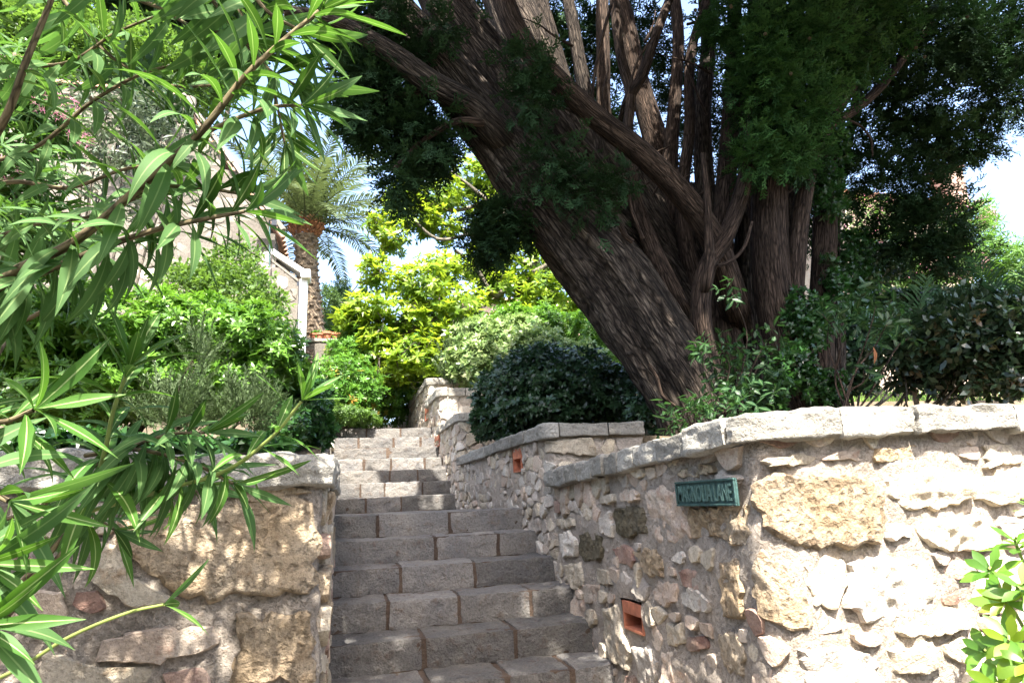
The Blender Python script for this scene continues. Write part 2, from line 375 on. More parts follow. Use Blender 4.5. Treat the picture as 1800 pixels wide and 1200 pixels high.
def spray(seed=0, L=1., fine=2, wd=1.):                            # flat, ragged cypress spray
    r = random.Random(seed); Q = []
    def q(a, d, l, wd):
        d = d/np.linalg.norm(d); s = np.array([d[1], -d[0], r.uniform(-.5, .5)])*wd
        Q.append((np.array([a-s*.7, a+s*.7, a+d*l*.7+s, a+d*l]), np.array([(0, 1, 2, 3)]), None))
    q(np.zeros(3), np.array([0, 1, 0.]), L, .018)
    for i in range(7):
        t = .12+.84*i/7; sgn = 1 if i % 2 else -1
        a = np.array([0, t*L, 0]); ang = R(r.uniform(32, 55))*sgn; l = L*(.5-.32*t)*r.uniform(.7, 1.2)
        d = np.array([math.sin(ang), math.cos(ang), r.uniform(-.45, .45)])
        q(a, d, l, .042*wd)
        for k in range(fine):
            b = a+d*l*(.3+.32*k); an2 = ang+R(r.uniform(25, 50))*(1 if k % 2 else -1)
            q(b, np.array([math.sin(an2), math.cos(an2), r.uniform(-.5, .5)]), l*r.uniform(.4, .6), .055)
    V, F, _ = join(Q); return V, F, None

def scatter(name, temps, P, D, up, s, mat, parent, kind='stuff'):
    """one mesh from copies of templates: P positions, D growth directions, s sizes"""
    n = len(P); P = np.asarray(P); D = norm(np.asarray(D)); s = np.broadcast_to(s, (n,))
    up = np.broadcast_to(up, (n, 3)) + rng.normal(0, .25, (n, 3))
    X = norm(np.cross(D, up)); Z = np.cross(X, D); Vs = []; Fs = []; Us = []; Rs = []; off = 0
    which = rng.integers(0, len(temps), n); rn = rng.random(n)
    for k, T in enumerate(temps):
        i = np.nonzero(which == k)[0]
        if not len(i): continue
        V, F = T[0], T[1]; nv = len(V)
        W = P[i][:, None]+s[i][:, None, None]*(V[None, :, 0:1]*X[i][:, None]+V[None, :, 1:2]*D[i][:, None]+V[None, :, 2:3]*Z[i][:, None])
        Vs.append(W.reshape(-1, 3)); Fs.append((F[None]+(np.arange(len(i))*nv)[:, None, None]+off).reshape(-1, F.shape[1])); off += nv*len(i)
        Us.append(np.tile(T[2] if T[2] is not None else np.zeros((nv, 2)), (len(i), 1))); Rs.append(np.repeat(rn[i], nv))
    return mk(name, np.vstack(Vs), np.vstack(Fs), mat, parent, uv=np.vstack(Us), rnd=np.hstack(Rs), kind=kind)
def ellipsoid(px, py, rx, ry, Y, dY):
    c = at(px, py, Y); k = depth(c)/FPX; return c, np.array([rx*k, dY, ry*k])
def fill(blobs, n, shell=.5, lump=.25, keep=None, seed=0):
    """points in a set of ellipsoids (centre, radii), weighted by size; returns points and outward directions"""
    vol = np.array([(b[1][0]*b[1][2]+b[1][0]*b[1][1]) for b in blobs]); cnt = np.maximum(1, (n*vol/vol.sum()).astype(int))
    P = []; Q = []
    for (c, r), k in zip(blobs, cnt):
        d = norm(rng.normal(0, 1, (k, 3))); rad = shell+(1-shell)*rng.random(k)**.6
        rad *= 1+lump*fbm(d*2.3+c, seed, 2); rad = np.where(rng.random(k) < .05, rad*rng.uniform(1.04, 1.32, k), rad)
        p = c+d*r*rad[:, None]; P.append(p); Q.append(norm(d/r))
    P = np.vstack(P); Q = np.vstack(Q)
    if keep is not None: k = keep(P); P = P[k]; Q = Q[k]
    return P, Q

# ---------------------------------------------------------------- walls: a path on plan, u along it, v = height, h = out of the face
class Path:
    def __init__(s, pts, rc=.1):
        P = [np.array(p, float) for p in pts]; Q = []
        for i, p in enumerate(P):
            if 0 < i < len(P)-1:
                a = norm(P[i-1]-p); b = norm(P[i+1]-p)
                for t in np.linspace(0, 1, 7):
                    Q.append((1-t)**2*(p+a*rc)+2*t*(1-t)*p+t*t*(p+b*rc))
            else: Q.append(p)
        s.Q = np.array(Q); d = np.diff(s.Q, axis=0); l = np.linalg.norm(d, axis=1)
        s.U = np.r_[0, np.cumsum(l)]; s.len = s.U[-1]; T = d/l[:, None]
        T = np.vstack([T[0], norm(T[:-1]+T[1:]), T[-1]]) if len(T) > 1 else np.vstack([T[0], T[0]])
        s.T = T
    def map(s, W):                        # W (n,3) = u, v, h
        u = W[:, 0]; uc = np.clip(u, 0, s.len)
        x = np.interp(uc, s.U, s.Q[:, 0]); y = np.interp(uc, s.U, s.Q[:, 1])
        tx = np.interp(uc, s.U, s.T[:, 0]); ty = np.interp(uc, s.U, s.T[:, 1]); l = np.hypot(tx, ty); tx /= l; ty /= l
        x = x+(u-uc)*tx; y = y+(u-uc)*ty
        return np.stack([x+ty*W[:, 2], y-tx*W[:, 2], W[:, 1]], 1)

def clip_cell(site, others, poly):
    P = [np.array(p) for p in poly]
    for o in others:
        m_ = (site+o)/2; n = o-site; Q = []; k = len(P)
        if k < 3: return []
        dd = [float((p-m_) @ n) for p in P]
        for i in range(k):
            a, b = P[i], P[(i+1) % k]; da, db = dd[i], dd[(i+1) % k]
            if da <= 0: Q.append(a)
            if da*db < 0: Q.append(a+(b-a)*(da/(da-db)))
        P = Q
    return P
def inside(pt, poly):
    x, y = pt; c = False; n = len(poly)
    for i in range(n):
        a, b = poly[i], poly[(i+1) % n]
        if (a[1] > y) != (b[1] > y) and x < (b[0]-a[0])*(y-a[1])/(b[1]-a[1])+a[0]: c = not c
    return c
def stone_mesh(poly, proud, seed, res=.03, rough=1., shrink=.0):
    """irregular stone with its own outline; returns (u,v,h) vertices"""
    P = np.array(poly, float); cen = P.mean(0)
    if shrink: P = cen+(P-cen)*(1-shrink/np.maximum(np.linalg.norm(P-cen, axis=1), shrink*2))[:, None]
    d = np.roll(P, -1, 0)-P; l = np.linalg.norm(d, axis=1); per = l.sum(); n = int(np.clip(per/res, 10, 56))
    cu = np.r_[0, np.cumsum(l)]; t = np.linspace(0, per, n, endpoint=False)
    Pc = np.vstack([P, P[:1]]); E_ = np.stack([np.interp(t, cu, Pc[:, 0]), np.interp(t, cu, Pc[:, 1])], 1)
    E_ = .12*np.roll(E_, 1, 0)+.76*E_+.12*np.roll(E_, -1, 0)
    rad = np.linalg.norm(E_-cen, axis=1); size = rad.mean()
    E_ = E_+(E_-cen)/rad[:, None]*(fbm(np.c_[E_*26, np.full(n, seed*3.1)], seed, 3, .7)*min(.016, size*.2))[:, None]
    nr = int(np.clip(size/res*1.2, 2, 12))
    ss = [1.03, 1.0, .97]+list(np.linspace(.9, 0, nr+1)[:-1]); hh = [-.02, proud*.25, proud*.75]+[proud]*nr
    am = rough*min(.022, size*.17); tilt = rng.normal(0, .09, 2)*min(1, .05/size)
    def rel(p):
        q = np.c_[p, np.full(len(p), seed*.7)]
        return am*(.65*fbm(q*7, seed+1, 2)+.5*(.45-np.abs(vn(q*17, seed+2)))+.45*vn(q*37, seed+4))
    V = []
    for q, (a, h) in enumerate(zip(ss, hh)):
        p = cen+(E_-cen)*a; H = np.full(n, h)
        if q >= 1: H = H+((p-cen) @ tilt)*(.3 if q == 1 else 1)+rel(p)*(1 if q > 1 else .5)
        V.append(np.c_[p, H])
    V = np.vstack(V+[np.c_[cen[None], proud+rel(cen[None])]]); F = []
    for q in range(len(ss)-1):
        for i in range(n):
            j = (i+1) % n; F.append((q*n+i, q*n+j, (q+1)*n+j, (q+1)*n+i))
    k = len(ss)-1; c = len(V)-1
    for i in range(n): F.append((k*n+i, k*n+(i+1) % n, c))
    return V, F
def shade_angle(o, deg=34):
    o.data.polygons.foreach_set('use_smooth', np.ones(len(o.data.polygons), bool))
    if len(o.data.polygons) < 9000: o.data.set_sharp_from_angle(angle=R(deg))

def lay_stones(made, name, parent, most=290):
    """the stones that show largest in the photograph are parts of their own; the smallest and the hidden ones are joined"""
    def shown(V):
        d = V @ cF; c = V.mean(0); dc = float(c @ cF)
        if dc < .1: return 0.
        x = 900+FPX*(c @ cR)/dc; y = 600-FPX*(c @ cU)/dc; e = np.ptp(V, axis=0); s_ = np.sort(e)[1]*np.sort(e)[2]/dc**2
        return s_*(1. if -60 < x < 1860 and -60 < y < 1260 else .001)
    made = sorted(made, key=lambda q: -shown(q[0]))
    for V, F, mt in made[:most]: shade_angle(mk(name, V, F, M[mt], parent))
    rest = made[most:]
    if rest:
        Vs = []; Fs = []; mi = []; ms = sorted({q[2] for q in rest}); off = 0
        for V, F, mt in rest: Vs.append(V); Fs += [tuple(i+off for i in f) for f in F]; mi += [ms.index(mt)]*len(F); off += len(V)
        o = mk('small_rubble', np.vstack(Vs), Fs, M[ms[0]], parent, kind='stuff')
        for q in ms[1:]: o.data.materials.append(M[q])
        o.data.polygons.foreach_set('material_index', mi); shade_angle(o)
def rubble(parent, path, top, bot, traced=(), size=(.11, .075), mats=('cream', 'white', 'pink', 'grey'), u0=0., u1=None, holes=(), gap=.006,
           proud=.012, body_mat='mortar', seed=0, region=None, res=.03, name='stone', body=True, thick=.3, minv=None, jit=.42, rough=1., bres=.03):
    """top, bot: functions of u. Builds mortar body + one object per stone"""
    r = random.Random(seed); u1 = path.len if u1 is None else u1
    st = []; made = []
    for k, (pl, mt, pr) in enumerate(traced):
        V, F = stone_mesh(pl, pr*.8, seed*100+k, res*.8, rough); made.append((path.map(V), F, mt)); st.append(pl)
    sites = []; row = 0; vlo = min(bot(u0), bot(u1)) if minv is None else minv; v = vlo
    vhi = max(top(u) for u in np.linspace(u0, u1, 9))
    while v < vhi:
        hgt = size[1]*r.uniform(.75, 1.35); u = u0+r.uniform(-.5, .5)*size[0]
        while u < u1:
            wd = size[0]*r.choice((.55, .8, 1, 1.3, 1.7)); 
            p = (u+wd/2+r.uniform(-jit, jit)*size[0]*.5, v+hgt/2+r.uniform(-jit, jit)*size[1]); u += wd
            if not (u0 < p[0] < u1 and bot(p[0])-.02 < p[1] < top(p[0])): continue
            if region and not inside(p, region): continue
            if any(inside(p, q) for q in st) or any(h[0] < p[0] < h[1] and h[2] < p[1] < h[3] for h in holes): continue
            sites.append(p)
        v += hgt
    ghosts = []
    polys = st+[[(h[0], h[2]), (h[1], h[2]), (h[1], h[3]), (h[0], h[3])] for h in holes]
    for q in polys:
        c = np.mean(np.array(q), 0); q = np.array(q)
        for i in range(len(q)):
            a, b = q[i], q[(i+1) % len(q)]; n = max(1, int(np.linalg.norm(b-a)/.035))
            for t in range(n):
                e = a+(b-a)*(t/n); d = c-e; e = e+d/np.linalg.norm(d)*.012
                ghosts.append(e)
    A = np.array(sites+[tuple(g) for g in ghosts]); asp = size[0]/size[1]; B = A*np.array([1/asp**.5, asp**.5])
    for k in range(len(sites)):
        d = np.linalg.norm(B-B[k], axis=1); order = np.argsort(d)[1:19]
        if len(ghosts) and (d[len(sites):] < .012).any(): continue
        w_ = size[0]*2.2; c = A[k]; t_ = top(c[0]); b_ = bot(c[0])
        q0 = [(c[0]-w_, c[1]-w_), (c[0]+w_, c[1]-w_), (c[0]+w_, c[1]+w_), (c[0]-w_, c[1]+w_)]
        q0 = [(min(max(x, u0-.0), u1), min(max(y, b_-.05), t_)) for x, y in q0]
        sc = np.array([1/asp**.5, asp**.5])
        pl = clip_cell(c*sc, [B[j] for j in order], [np.array(p)*sc for p in q0])
        if len(pl) < 3: continue
        pl = np.array(pl)/sc
        if region is not None:
            pl = np.array([p if inside(p, region) else c+(p-c)*.3 for p in pl])
        ar = abs(np.sum(pl[:, 0]*np.roll(pl[:, 1], -1)-np.roll(pl[:, 0], -1)*pl[:, 1]))/2
        if ar < size[0]*size[1]*.22: continue
        V, F = stone_mesh(pl, proud*r.uniform(.3, 1.6), seed*1000+k+50, res, rough, gap+r.random()*gap*1.6)
        made.append((path.map(V), F, r.choice(mats)))
    lay_stones(made, name, parent)
    if not body: return
    nu = int((u1-u0)/bres)+2; uu = np.linspace(u0, u1, nu); nv = int((vhi-vlo)/bres)+2
    Ug = np.repeat(uu, nv); tt = np.tile(np.linspace(0, 1, nv), nu)
    tp = np.array([top(u) for u in uu]); bt = np.array([bot(u) for u in uu])
    Vg = np.repeat(bt, nv)+(np.repeat(tp, nv)-np.repeat(bt, nv))*tt
    H = .007*fbm(np.c_[Ug*24, Vg*24, np.zeros(len(Ug))+seed], seed, 3, .7)+.013*fbm(np.c_[Ug*6, Vg*7, np.zeros(len(Ug))], seed+9, 2)+.006
    W = np.c_[Ug, Vg, H]; F = grid_faces(nu, nv); cc = W[F].mean(1)
    for h in holes: F = F[~((cc[:len(F), 0] > h[0]-.004) & (cc[:len(F), 0] < h[1]+.004) & (cc[:len(F), 1] > h[2]-.004) & (cc[:len(F), 1] < h[3]+.004))]; cc = W[F].mean(1)
    if region is not None:
        F = F[[inside(c[:2], region) for c in cc]]
    n0 = len(W); Wb = np.array([(u, v, h) for u in uu for v, h in ((bot(u), -.001), (top(u), -.001), (top(u), -thick), (bot(u), -thick))])
    if region is None:
        F2 = []
        for i in range(nu-1):
            a = n0+4*i; b = a+4
            F2 += [(a+1, b+1, b+2, a+2), (a+2, b+2, b+3, a+3)]
        e = n0+4*(nu-1); F2 += [(n0, n0+1, n0+2, n0+3), (e, e+3, e+2, e+1)]
        F = np.vstack([F, np.array(F2)]); W = np.vstack([W, Wb])
    o = mk('mortar_bed', path.map(W), F, M[body_mat], parent); shade_angle(o)
def coping(parent, path, ub, top, th=.1, over=.05, depth_=.34, mat='cope', seed=0, amp=.007, name='coping_stone', cres=.03):
    """ub: list of joint positions along u"""
    for k in range(len(ub)-1):
        a, b = ub[k]+.004, ub[k+1]-.004; ta = top((a+b)/2)
        V, F = rough_block(a, b, 0, 1, 0, 1, cres, 0, 0)        # unit in y (depth), z (height)
        Vn = V.copy(); dz = rng.uniform(-.006, .006); do = rng.uniform(-.006, .008)
        t = np.array([top(u) for u in V[:, 0]])
        Wd = np.c_[V[:, 0], t-th+dz+V[:, 2]*th, -depth_+V[:, 1]*(depth_+over+do)]
        # round the arrises and roughen
        cu = np.clip(Wd[:, 0], a+.008, b-.008); cv = np.clip(Wd[:, 1], t-th+dz+.012, t+dz-.012); ch = np.clip(Wd[:, 2], -depth_, over+do-.013)
        I = np.c_[cu, cv, ch]; d = Wd-I; l = np.linalg.norm(d, axis=1, keepdims=True); n = d/np.maximum(l, 1e-6)
        Wd = I+n*np.minimum(l, .0125)+n*(amp*fbm(Wd*np.array([13, 16, 16]), seed+k, 3, .6)+amp*1.1*fbm(Wd*4., seed+k+7, 1))[:, None]
        o = mk(name, path.map(Wd), F, M[mat], parent); shade_angle(o)

def pick(lst, o, sc, f): return [f(o[0]+x/sc, o[1]+y/sc) for x, y in lst]

# ---------------------------------------------------------------- ground
def sheet(name, x0, x1, y0, y1, hf, mat, nx=40, ny=40, xs=None, ys=None, skip=None):
    xs = np.linspace(x0, x1, nx) if xs is None else np.array(xs); ys = np.linspace(y0, y1, ny) if ys is None else np.array(ys)
    X, Y = np.meshgrid(xs, ys, indexing='ij'); Z = np.array([hf(a, b) for a, b in zip(X.ravel(), Y.ravel())])
    F = grid_faces(len(xs), len(ys))
    V = np.c_[X.ravel(), Y.ravel(), Z]
    return struct(name, V, F, mat, smooth=True)
sheet('ground', -900, 900, -900, 900, lambda x, y: -1.56, M['soil'], 12, 12)
sheet('street_pavement', -9, 9, -5, 2.3, lambda x, y: -1.55+.004*math.sin(x*7)*math.sin(y*5), M['paving'], 60, 30)
def right_h(x, y):
    if y < 4.45: z = .13
    elif y < 7.38: z = .43
    elif y < 8.75: z = .86
    elif y < 9.88: z = 1.36
    else: z = 1.68+min((y-9.75)*.02, .6)
    return z+.02*math.sin(x*5)*math.sin(y*4)
ysR = [2.2, 2.6, 3, 3.5, 4.4, 4.5, 5, 6, 7.33, 7.43, 8, 8.7, 8.8, 9.84, 9.93, 12, 15, 20, 30, 50, 90]
sheet('garden_ground_right', 0, 0, 0, 0, right_h, M['soil'], xs=[1.5, 1.8, 2.2, 2.6, 3, 3.5, 4, 5, 6, 8, 11, 15, 25, 50, 100], ys=ysR)
def left_h(x, y): return min(.02+max(0, y-3)*.2, 1.5)+max(0, -x-1)*.03+.02*math.sin(x*6+y*3)
sheet('garden_ground_left', 0, 0, 0, 0, left_h, M['soil'], xs=[-80, -40, -20, -10, -6, -4, -3, -2, -1.4, -.9, -.5, -.12], ys=[2.2, 2.6, 3, 4, 5, 6, 7, 8, 9, 10.5, 12, 15, 20, 30, 50, 90])
sheet('upper_path', -.12, 1.6, 9.3, 40, lambda x, y: 1.08+max(0, y-14)*.03, M['step'], 8, 30)

# ---------------------------------------------------------------- steps
def flight(name, label, ks, nose, top, xl, xr, tread, seed, joints):
    t = thing(name, label, 'steps', (0, nose(ks[0]), top(ks[0])-.16))
    r = random.Random(seed)
    for n_, k in enumerate(ks):
        y, z = nose(k), top(k); xe = xr(k); xs = [xl]
        if k in joints: xs += joints[k]
        else:
            x = xl+r.uniform(.25, .45)
            while x < xe-.2: xs.append(x); x += r.uniform(.32, .48)
        xs.append(xe); g = r.uniform(.008, .016)
        for i in range(len(xs)-1):
            V, F = rough_block(xs[i]+g, xs[i+1]-g, y+r.uniform(-.004, .004), y+tread+.03, z-.164, z+r.uniform(-.003, .002), .02, .008, .006, seed*50+k*7+i, 19, faces='-x+x-y+z')
            sg = rough_wear(V, z, y); o = mk('step_stone', sg, F, M['step'], t); shade_angle(o)
        V, F = rough_block(xl, xe, y+.009, y+tread+.02, z-.172, z-.008, .04, .004, .0015, seed+k, 22, faces='-x+x-y+z')
        o = mk('mortar_joint', V, F, M['stepjoint'], t); shade_angle(o)
    return t
def rough_wear(V, z, y):                 # trodden edge: the nosing dips a little here and there
    V = V.copy(); e = np.exp(-((V[:, 1]-y)/.05)**2)*np.exp(-((V[:, 2]-z)/.05)**2)
    V[:, 2] -= e*.006*(1+fbm(V*6, 3, 2)); return V
Y0, Z0, TR, RS = 5.04, -.047, .309, .16
flight('lower_flight_of_steps', 'lower flight of worn blue-grey stone steps in shade between the rubble walls', list(range(9, -1, -1)),
       lambda k: Y0-k*TR, lambda k: Z0-RS*k, -.14, lambda k: 1.475, TR, 3,
       {0: [.29, .82], 1: [.67, 1.12], 2: [.40, .88], 3: [.30, .72, 1.17], 4: [.47, .98], 5: [.45, .85, 1.2]})
V, F = rough_block(-.14, 1.5, Y0+TR, 7.44, Z0-.16, Z0-.004, .08, .01, .004, 5, 12); struct('middle_landing', V, F, M['step'])
flight('upper_flight_of_steps', 'upper flight of grey stone steps climbing in bright sun towards the garden', list(range(1, 8)),
       lambda k: 7.41+(k-1)*.312, lambda k: Z0+.161*k, -.14, lambda k: 1.29, .312, 8, {1: [.30, .68], 2: [.25, .52, .95], 3: [.6, .93], 5: [.62], 7: [.37, .84]})
V, F = rough_block(-.14, 1.35, 7.41+7*.312, 9.75, Z0+.161*6, Z0+.161*7-.004, .1, .01, .004, 6, 12); struct('top_landing', V, F, M['step'])

# ---------------------------------------------------------------- right street wall (the near one, with the plaque)
P1 = Path([(1.44, 4.34), (1.44, 2.05), (5.2, 2.05)], .09)
UC = 4.34-2.05-.03                       # u at the corner
def uvW1(px, py):
    if px < 1338: p = atx(px, py, 1.44); return (4.34-p[1], p[2])
    p = at(px, py, 2.05); return (UC+.0+(p[0]-1.44)-.02, p[2])
topC = lambda u: float(np.interp(u, [0, 1.5, 2.2, 2.6, 3.5, 4.5], [.185, .24, .272, .285, .30, .305]))
thC = .108
z7 = [([(550, 420), (620, 405), (700, 430), (715, 520), (730, 620), (680, 640), (590, 625), (570, 540)], 'pink', .014),
 ([(725, 490), (960, 480), (985, 560), (975, 640), (900, 640), (850, 600), (770, 610), (735, 615)], 'ochre', .022),
 ([(425, 495), (520, 480), (553, 500), (550, 590), (470, 610), (425, 580)], 'moss', .022),
 ([(275, 600), (350, 585), (378, 610), (375, 700), (300, 705), (272, 670)], 'moss', .02),
 ([(440, 430), (500, 405), (540, 430), (530, 460), (450, 465)], 'pink', .03), ([(365, 440), (425, 430), (430, 465), (365, 475)], 'cream', .03),
 ([(370, 530), (405, 505), (420, 560), (415, 610), (370, 590)], 'white', .03), ([(200, 600), (240, 585), (270, 620), (265, 690), (210, 690)], 'white', .025),
 ([(185, 535), (260, 530), (265, 560), (230, 575), (190, 560)], 'cream', .025), ([(410, 655), (470, 640), (510, 700), (490, 735), (440, 700)], 'brick', .02),
 ([(510, 670), (570, 650), (620, 690), (625, 770), (560, 760), (530, 720)], 'ochre', .025), ([(660, 700), (690, 655), (720, 690), (700, 715)], 'white', .025),
 ([(690, 745), (760, 740), (830, 790), (830, 850), (760, 830), (700, 800)], 'brick', .012), ([(700, 830), (740, 815), (825, 870), (820, 910), (770, 910), (700, 875)], 'white', .03),
 ([(220, 720), (290, 715), (300, 800), (260, 820), (220, 780)], 'cream', .02), ([(340, 735), (400, 740), (420, 800), (350, 790)], 'cream', .02),
 ([(300, 800), (360, 800), (365, 880), (310, 880)], 'pink', .02), ([(370, 900), (440, 880), (455, 980), (500, 1080), (480, 1145), (420, 1110), (375, 1000)], 'cream', .03),
 ([(505, 1055), (560, 1045), (610, 1120), (600, 1210), (530, 1210)], 'white', .03), ([(715, 1010), (790, 1010), (805, 1060), (725, 1065)], 'brick', .015),
 ([(640, 960), (700, 950), (710, 1040), (640, 1050)], 'cream', .02), ([(590, 780), (680, 790), (685, 870), (620, 890), (575, 850)], 'pink', .018),
 ([(690, 335), (780, 310), (835, 325), (830, 350), (760, 365), (690, 362)], 'ochre', .02), ([(620, 1070), (700, 1060), (770, 1110), (760, 1210), (620, 1210)], 'pink', .012),
 ([(850, 700), (930, 690), (945, 800), (950, 940), (870, 930), (850, 800)], 'ochre', .02), ([(840, 1010), (930, 1000), (960, 1100), (940, 1180), (850, 1130)], 'ochre', .018)]
z8 = [([(90, 372), (160, 350), (400, 350), (540, 380), (580, 470), (580, 610), (540, 635), (380, 645), (200, 645), (140, 590), (92, 480)], 'ochre', .042),
 ([(595, 365), (760, 335), (930, 360), (940, 450), (800, 500), (690, 500), (600, 440)], 'cream', .036), ([(955, 370), (1150, 320), (1170, 450), (1050, 480), (960, 455)], 'cream', .036),
 ([(592, 550), (690, 560), (700, 610), (600, 618)], 'white', .04), ([(712, 565), (860, 515), (1010, 520), (1050, 640), (960, 670), (780, 650), (715, 610)], 'cream', .045),
 ([(460, 700), (620, 680), (760, 700), (800, 830), (700, 950), (500, 950), (430, 860), (450, 800)], 'white', .03), ([(260, 700), (430, 680), (440, 790), (390, 900), (300, 880)], 'cream', .024),
 ([(95, 700), (130, 660), (210, 720), (280, 860), (300, 960), (240, 990), (120, 930), (96, 840)], 'ochre', .034),
 ([(625, 980), (760, 920), (830, 890), (930, 900), (940, 960), (800, 1000), (680, 1010)], 'cream', .04), ([(825, 1040), (900, 1010), (945, 1060), (920, 1115), (840, 1090)], 'cream', .035),
 ([(250, 1060), (400, 1040), (560, 1090), (600, 1210), (280, 1210)], 'white', .03), ([(600, 1060), (780, 1015), (820, 1100), (760, 1170), (620, 1150)], 'cream', .036),
 ([(95, 300), (250, 262), (330, 285), (300, 318), (120, 322)], 'cream', .03), ([(345, 296), (420, 250), (520, 250), (540, 285), (470, 300)], 'pink', .02),
 ([(550, 250), (740, 235), (750, 290), (640, 310), (560, 300)], 'ochre', .018), ([(765, 245), (870, 238), (880, 300), (800, 312)], 'ochre', .02), ([(885, 245), (965, 240), (970, 295), (890, 285)], 'pink', .02),
 ([(980, 240), (1150, 230), (1160, 300), (1000, 330)], 'cream', .02), ([(820, 850), (890, 830), (900, 875), (830, 885)], 'brick', .02), ([(1000, 690), (1180, 680), (1200, 860), (960, 850)], 'white', .03),
 ([(960, 1070), (1150, 1050), (1180, 1210), (900, 1210)], 'cream', .03)]
traced = [(pick(p, (900, 680), 2.308, uvW1), m_, h) for p, m_, h in z7]+[(pick(p, (1300, 680), 2.308, uvW1), m_, h) for p, m_, h in z8]
wall1 = thing('right_street_wall', 'near right rubble wall with grey coping that carries the green plaque', 'wall', (1.44, 2.05, -1.55))
ni = [uvW1(1098, 1053), uvW1(1137, 1120)]
holes1 = [(ni[0][0], ni[1][0], ni[1][1]+.008, ni[0][1]-.0)]
rubble(wall1, P1, lambda u: topC(u)-thC+.01, lambda u: -1.55, traced, (.145, .10), ('cream', 'cream', 'pink', 'grey', 'cream', 'pink', 'pink', 'brick'), seed=1, holes=holes1, proud=.018, res=.02, gap=.0025, u1=6.0, bres=.03, jit=.3)
coping(wall1, P1, [-.02, .19, .40, .62, .84, 1.02, 1.22, 1.40, 1.64, 1.92, 2.20, 2.58, 2.92, 3.4, 3.9, 4.4, 4.9, 5.45, 6.05], topC, .105, .07, seed=4, amp=.009)

# terracotta light niches let into the walls
def niche(path, h, label, loc, split=.42):
    t = thing('terracotta_wall_light', label, 'wall light', loc, 'terracotta lights let into the stair walls')
    u0, u1, v0, v1 = h; e = .011; f = .016; vm = v0+(v1-v0)*(1-split)
    def pc(nm, a, b, c, d, h0, h1, mat='terra'):
        V, F = box(a, b, c, d, h0, h1); V = V[:, [0, 1, 2]]; mk(nm, path.map(V), F, M[mat], t)
    pc('front_panel', u0+.001, u1-.001, vm, v1, .0, f); pc('base_ledge', u0+.001, u1-.001, v0, v0+e, -.09, f)
    pc('side_panel', u0+.001, u0+e, v0+e, vm, -.09, f-.001); pc('side_panel', u1-e, u1-.001, v0+e, vm, -.09, f-.001)
    pc('back_panel', u0+.001, u1-.001, v0, v1, -.1, -.09); pc('inner_top', u0+e, u1-e, vm-.001, vm+.012, -.09, -.001)
    pc('light_tube', u0+e*2, u1-e*2, vm+.02, vm+.04, -.07, -.03, 'whitep')
niche(P1, holes1[0], 'larger terracotta light box low in the near rubble wall beside the steps', (1.44, 4.34-ni[0][0], ni[1][1]))

# plaque
def bronze_sign():
    a = atx(1202, 845, 1.44); b = atx(1208, 890, 1.44); c = atx(1310, 840, 1.44); d = atx(1318, 886, 1.44)
    L_ = a[1]-c[1]-.01; hgt = .5*((a[2]-b[2])+(c[2]-d[2])); cen = (a+b+c+d)/4
    t = thing('street_name_plaque', 'small green bronze plaque with raised letters on the rubble wall under the coping', 'sign', (1.40, cen[1], cen[2]))
    sl = ((a[2]+b[2])-(c[2]+d[2]))/2/(a[1]-c[1])
    def mp(V):   # local x along text (towards viewer), y up, z out
        V = np.asarray(V, float); return np.c_[1.44-.034-V[:, 2], cen[1]-V[:, 0], cen[2]+V[:, 1]-V[:, 0]*sl]
    def bx(nm, x0, x1, y0, y1, z0, z1, mt='bronze'):
        V, F = rough_block(x0, x1, y0, y1, z0, z1, .02, .002, .0006, 2, 30); mk(nm, mp(V), F, M[mt], t)
    w2, h2 = L_/2, hgt/2
    bx('plate', -w2, w2, -h2, h2, 0, .009)
    bx('rim', -w2, w2, h2-.009, h2, .0095, .017); bx('rim', -w2, w2, -h2, -h2+.009, .0095, .017)
    bx('rim', -w2, -w2+.009, -h2+.0095, h2-.0095, .0095, .017); bx('rim', w2-.009, w2, -h2+.0095, h2-.0095, .0095, .017)
    cu = bpy.data.curves.new('lettering', 'FONT'); cu.body = 'MAGNOLIA LANE'; cu.size = 1; cu.extrude = .03; cu.align_x = 'CENTER'; cu.align_y = 'CENTER'; cu.resolution_u = 3; cu.offset = .012
    o = bpy.data.objects.new('tmp', cu); C.objects.link(o); bpy.context.view_layer.update()
    me = bpy.data.meshes.new_from_object(o.evaluated_get(bpy.context.evaluated_depsgraph_get()))
    V = np.array([v.co[:] for v in me.vertices]); F = [tuple(p.vertices) for p in me.polygons]
    bpy.data.objects.remove(o); bpy.data.meshes.remove(me)
    V[:, 0] -= (V[:, 0].max()+V[:, 0].min())/2; V[:, 1] -= (V[:, 1].max()+V[:, 1].min())/2
    V[:, 0] *= (2*w2-.045)/np.ptp(V[:, 0]); V[:, 1] *= (2*h2-.036)/np.ptp(V[:, 1]); V[:, 2] = .0095+(V[:, 2]+.03)/.06*.007
    mk('lettering', mp(V), F, M['bronze2'], t)
    for sx in (-1, 1):
        V, F, uv = tube(np.array([(sx*(w2-.018), 0, .009), (sx*(w2-.018), 0, .0135)]), [.004, .0035], 10); mk('screw', mp(V), F, M['bronze2'], t)
bronze_sign()

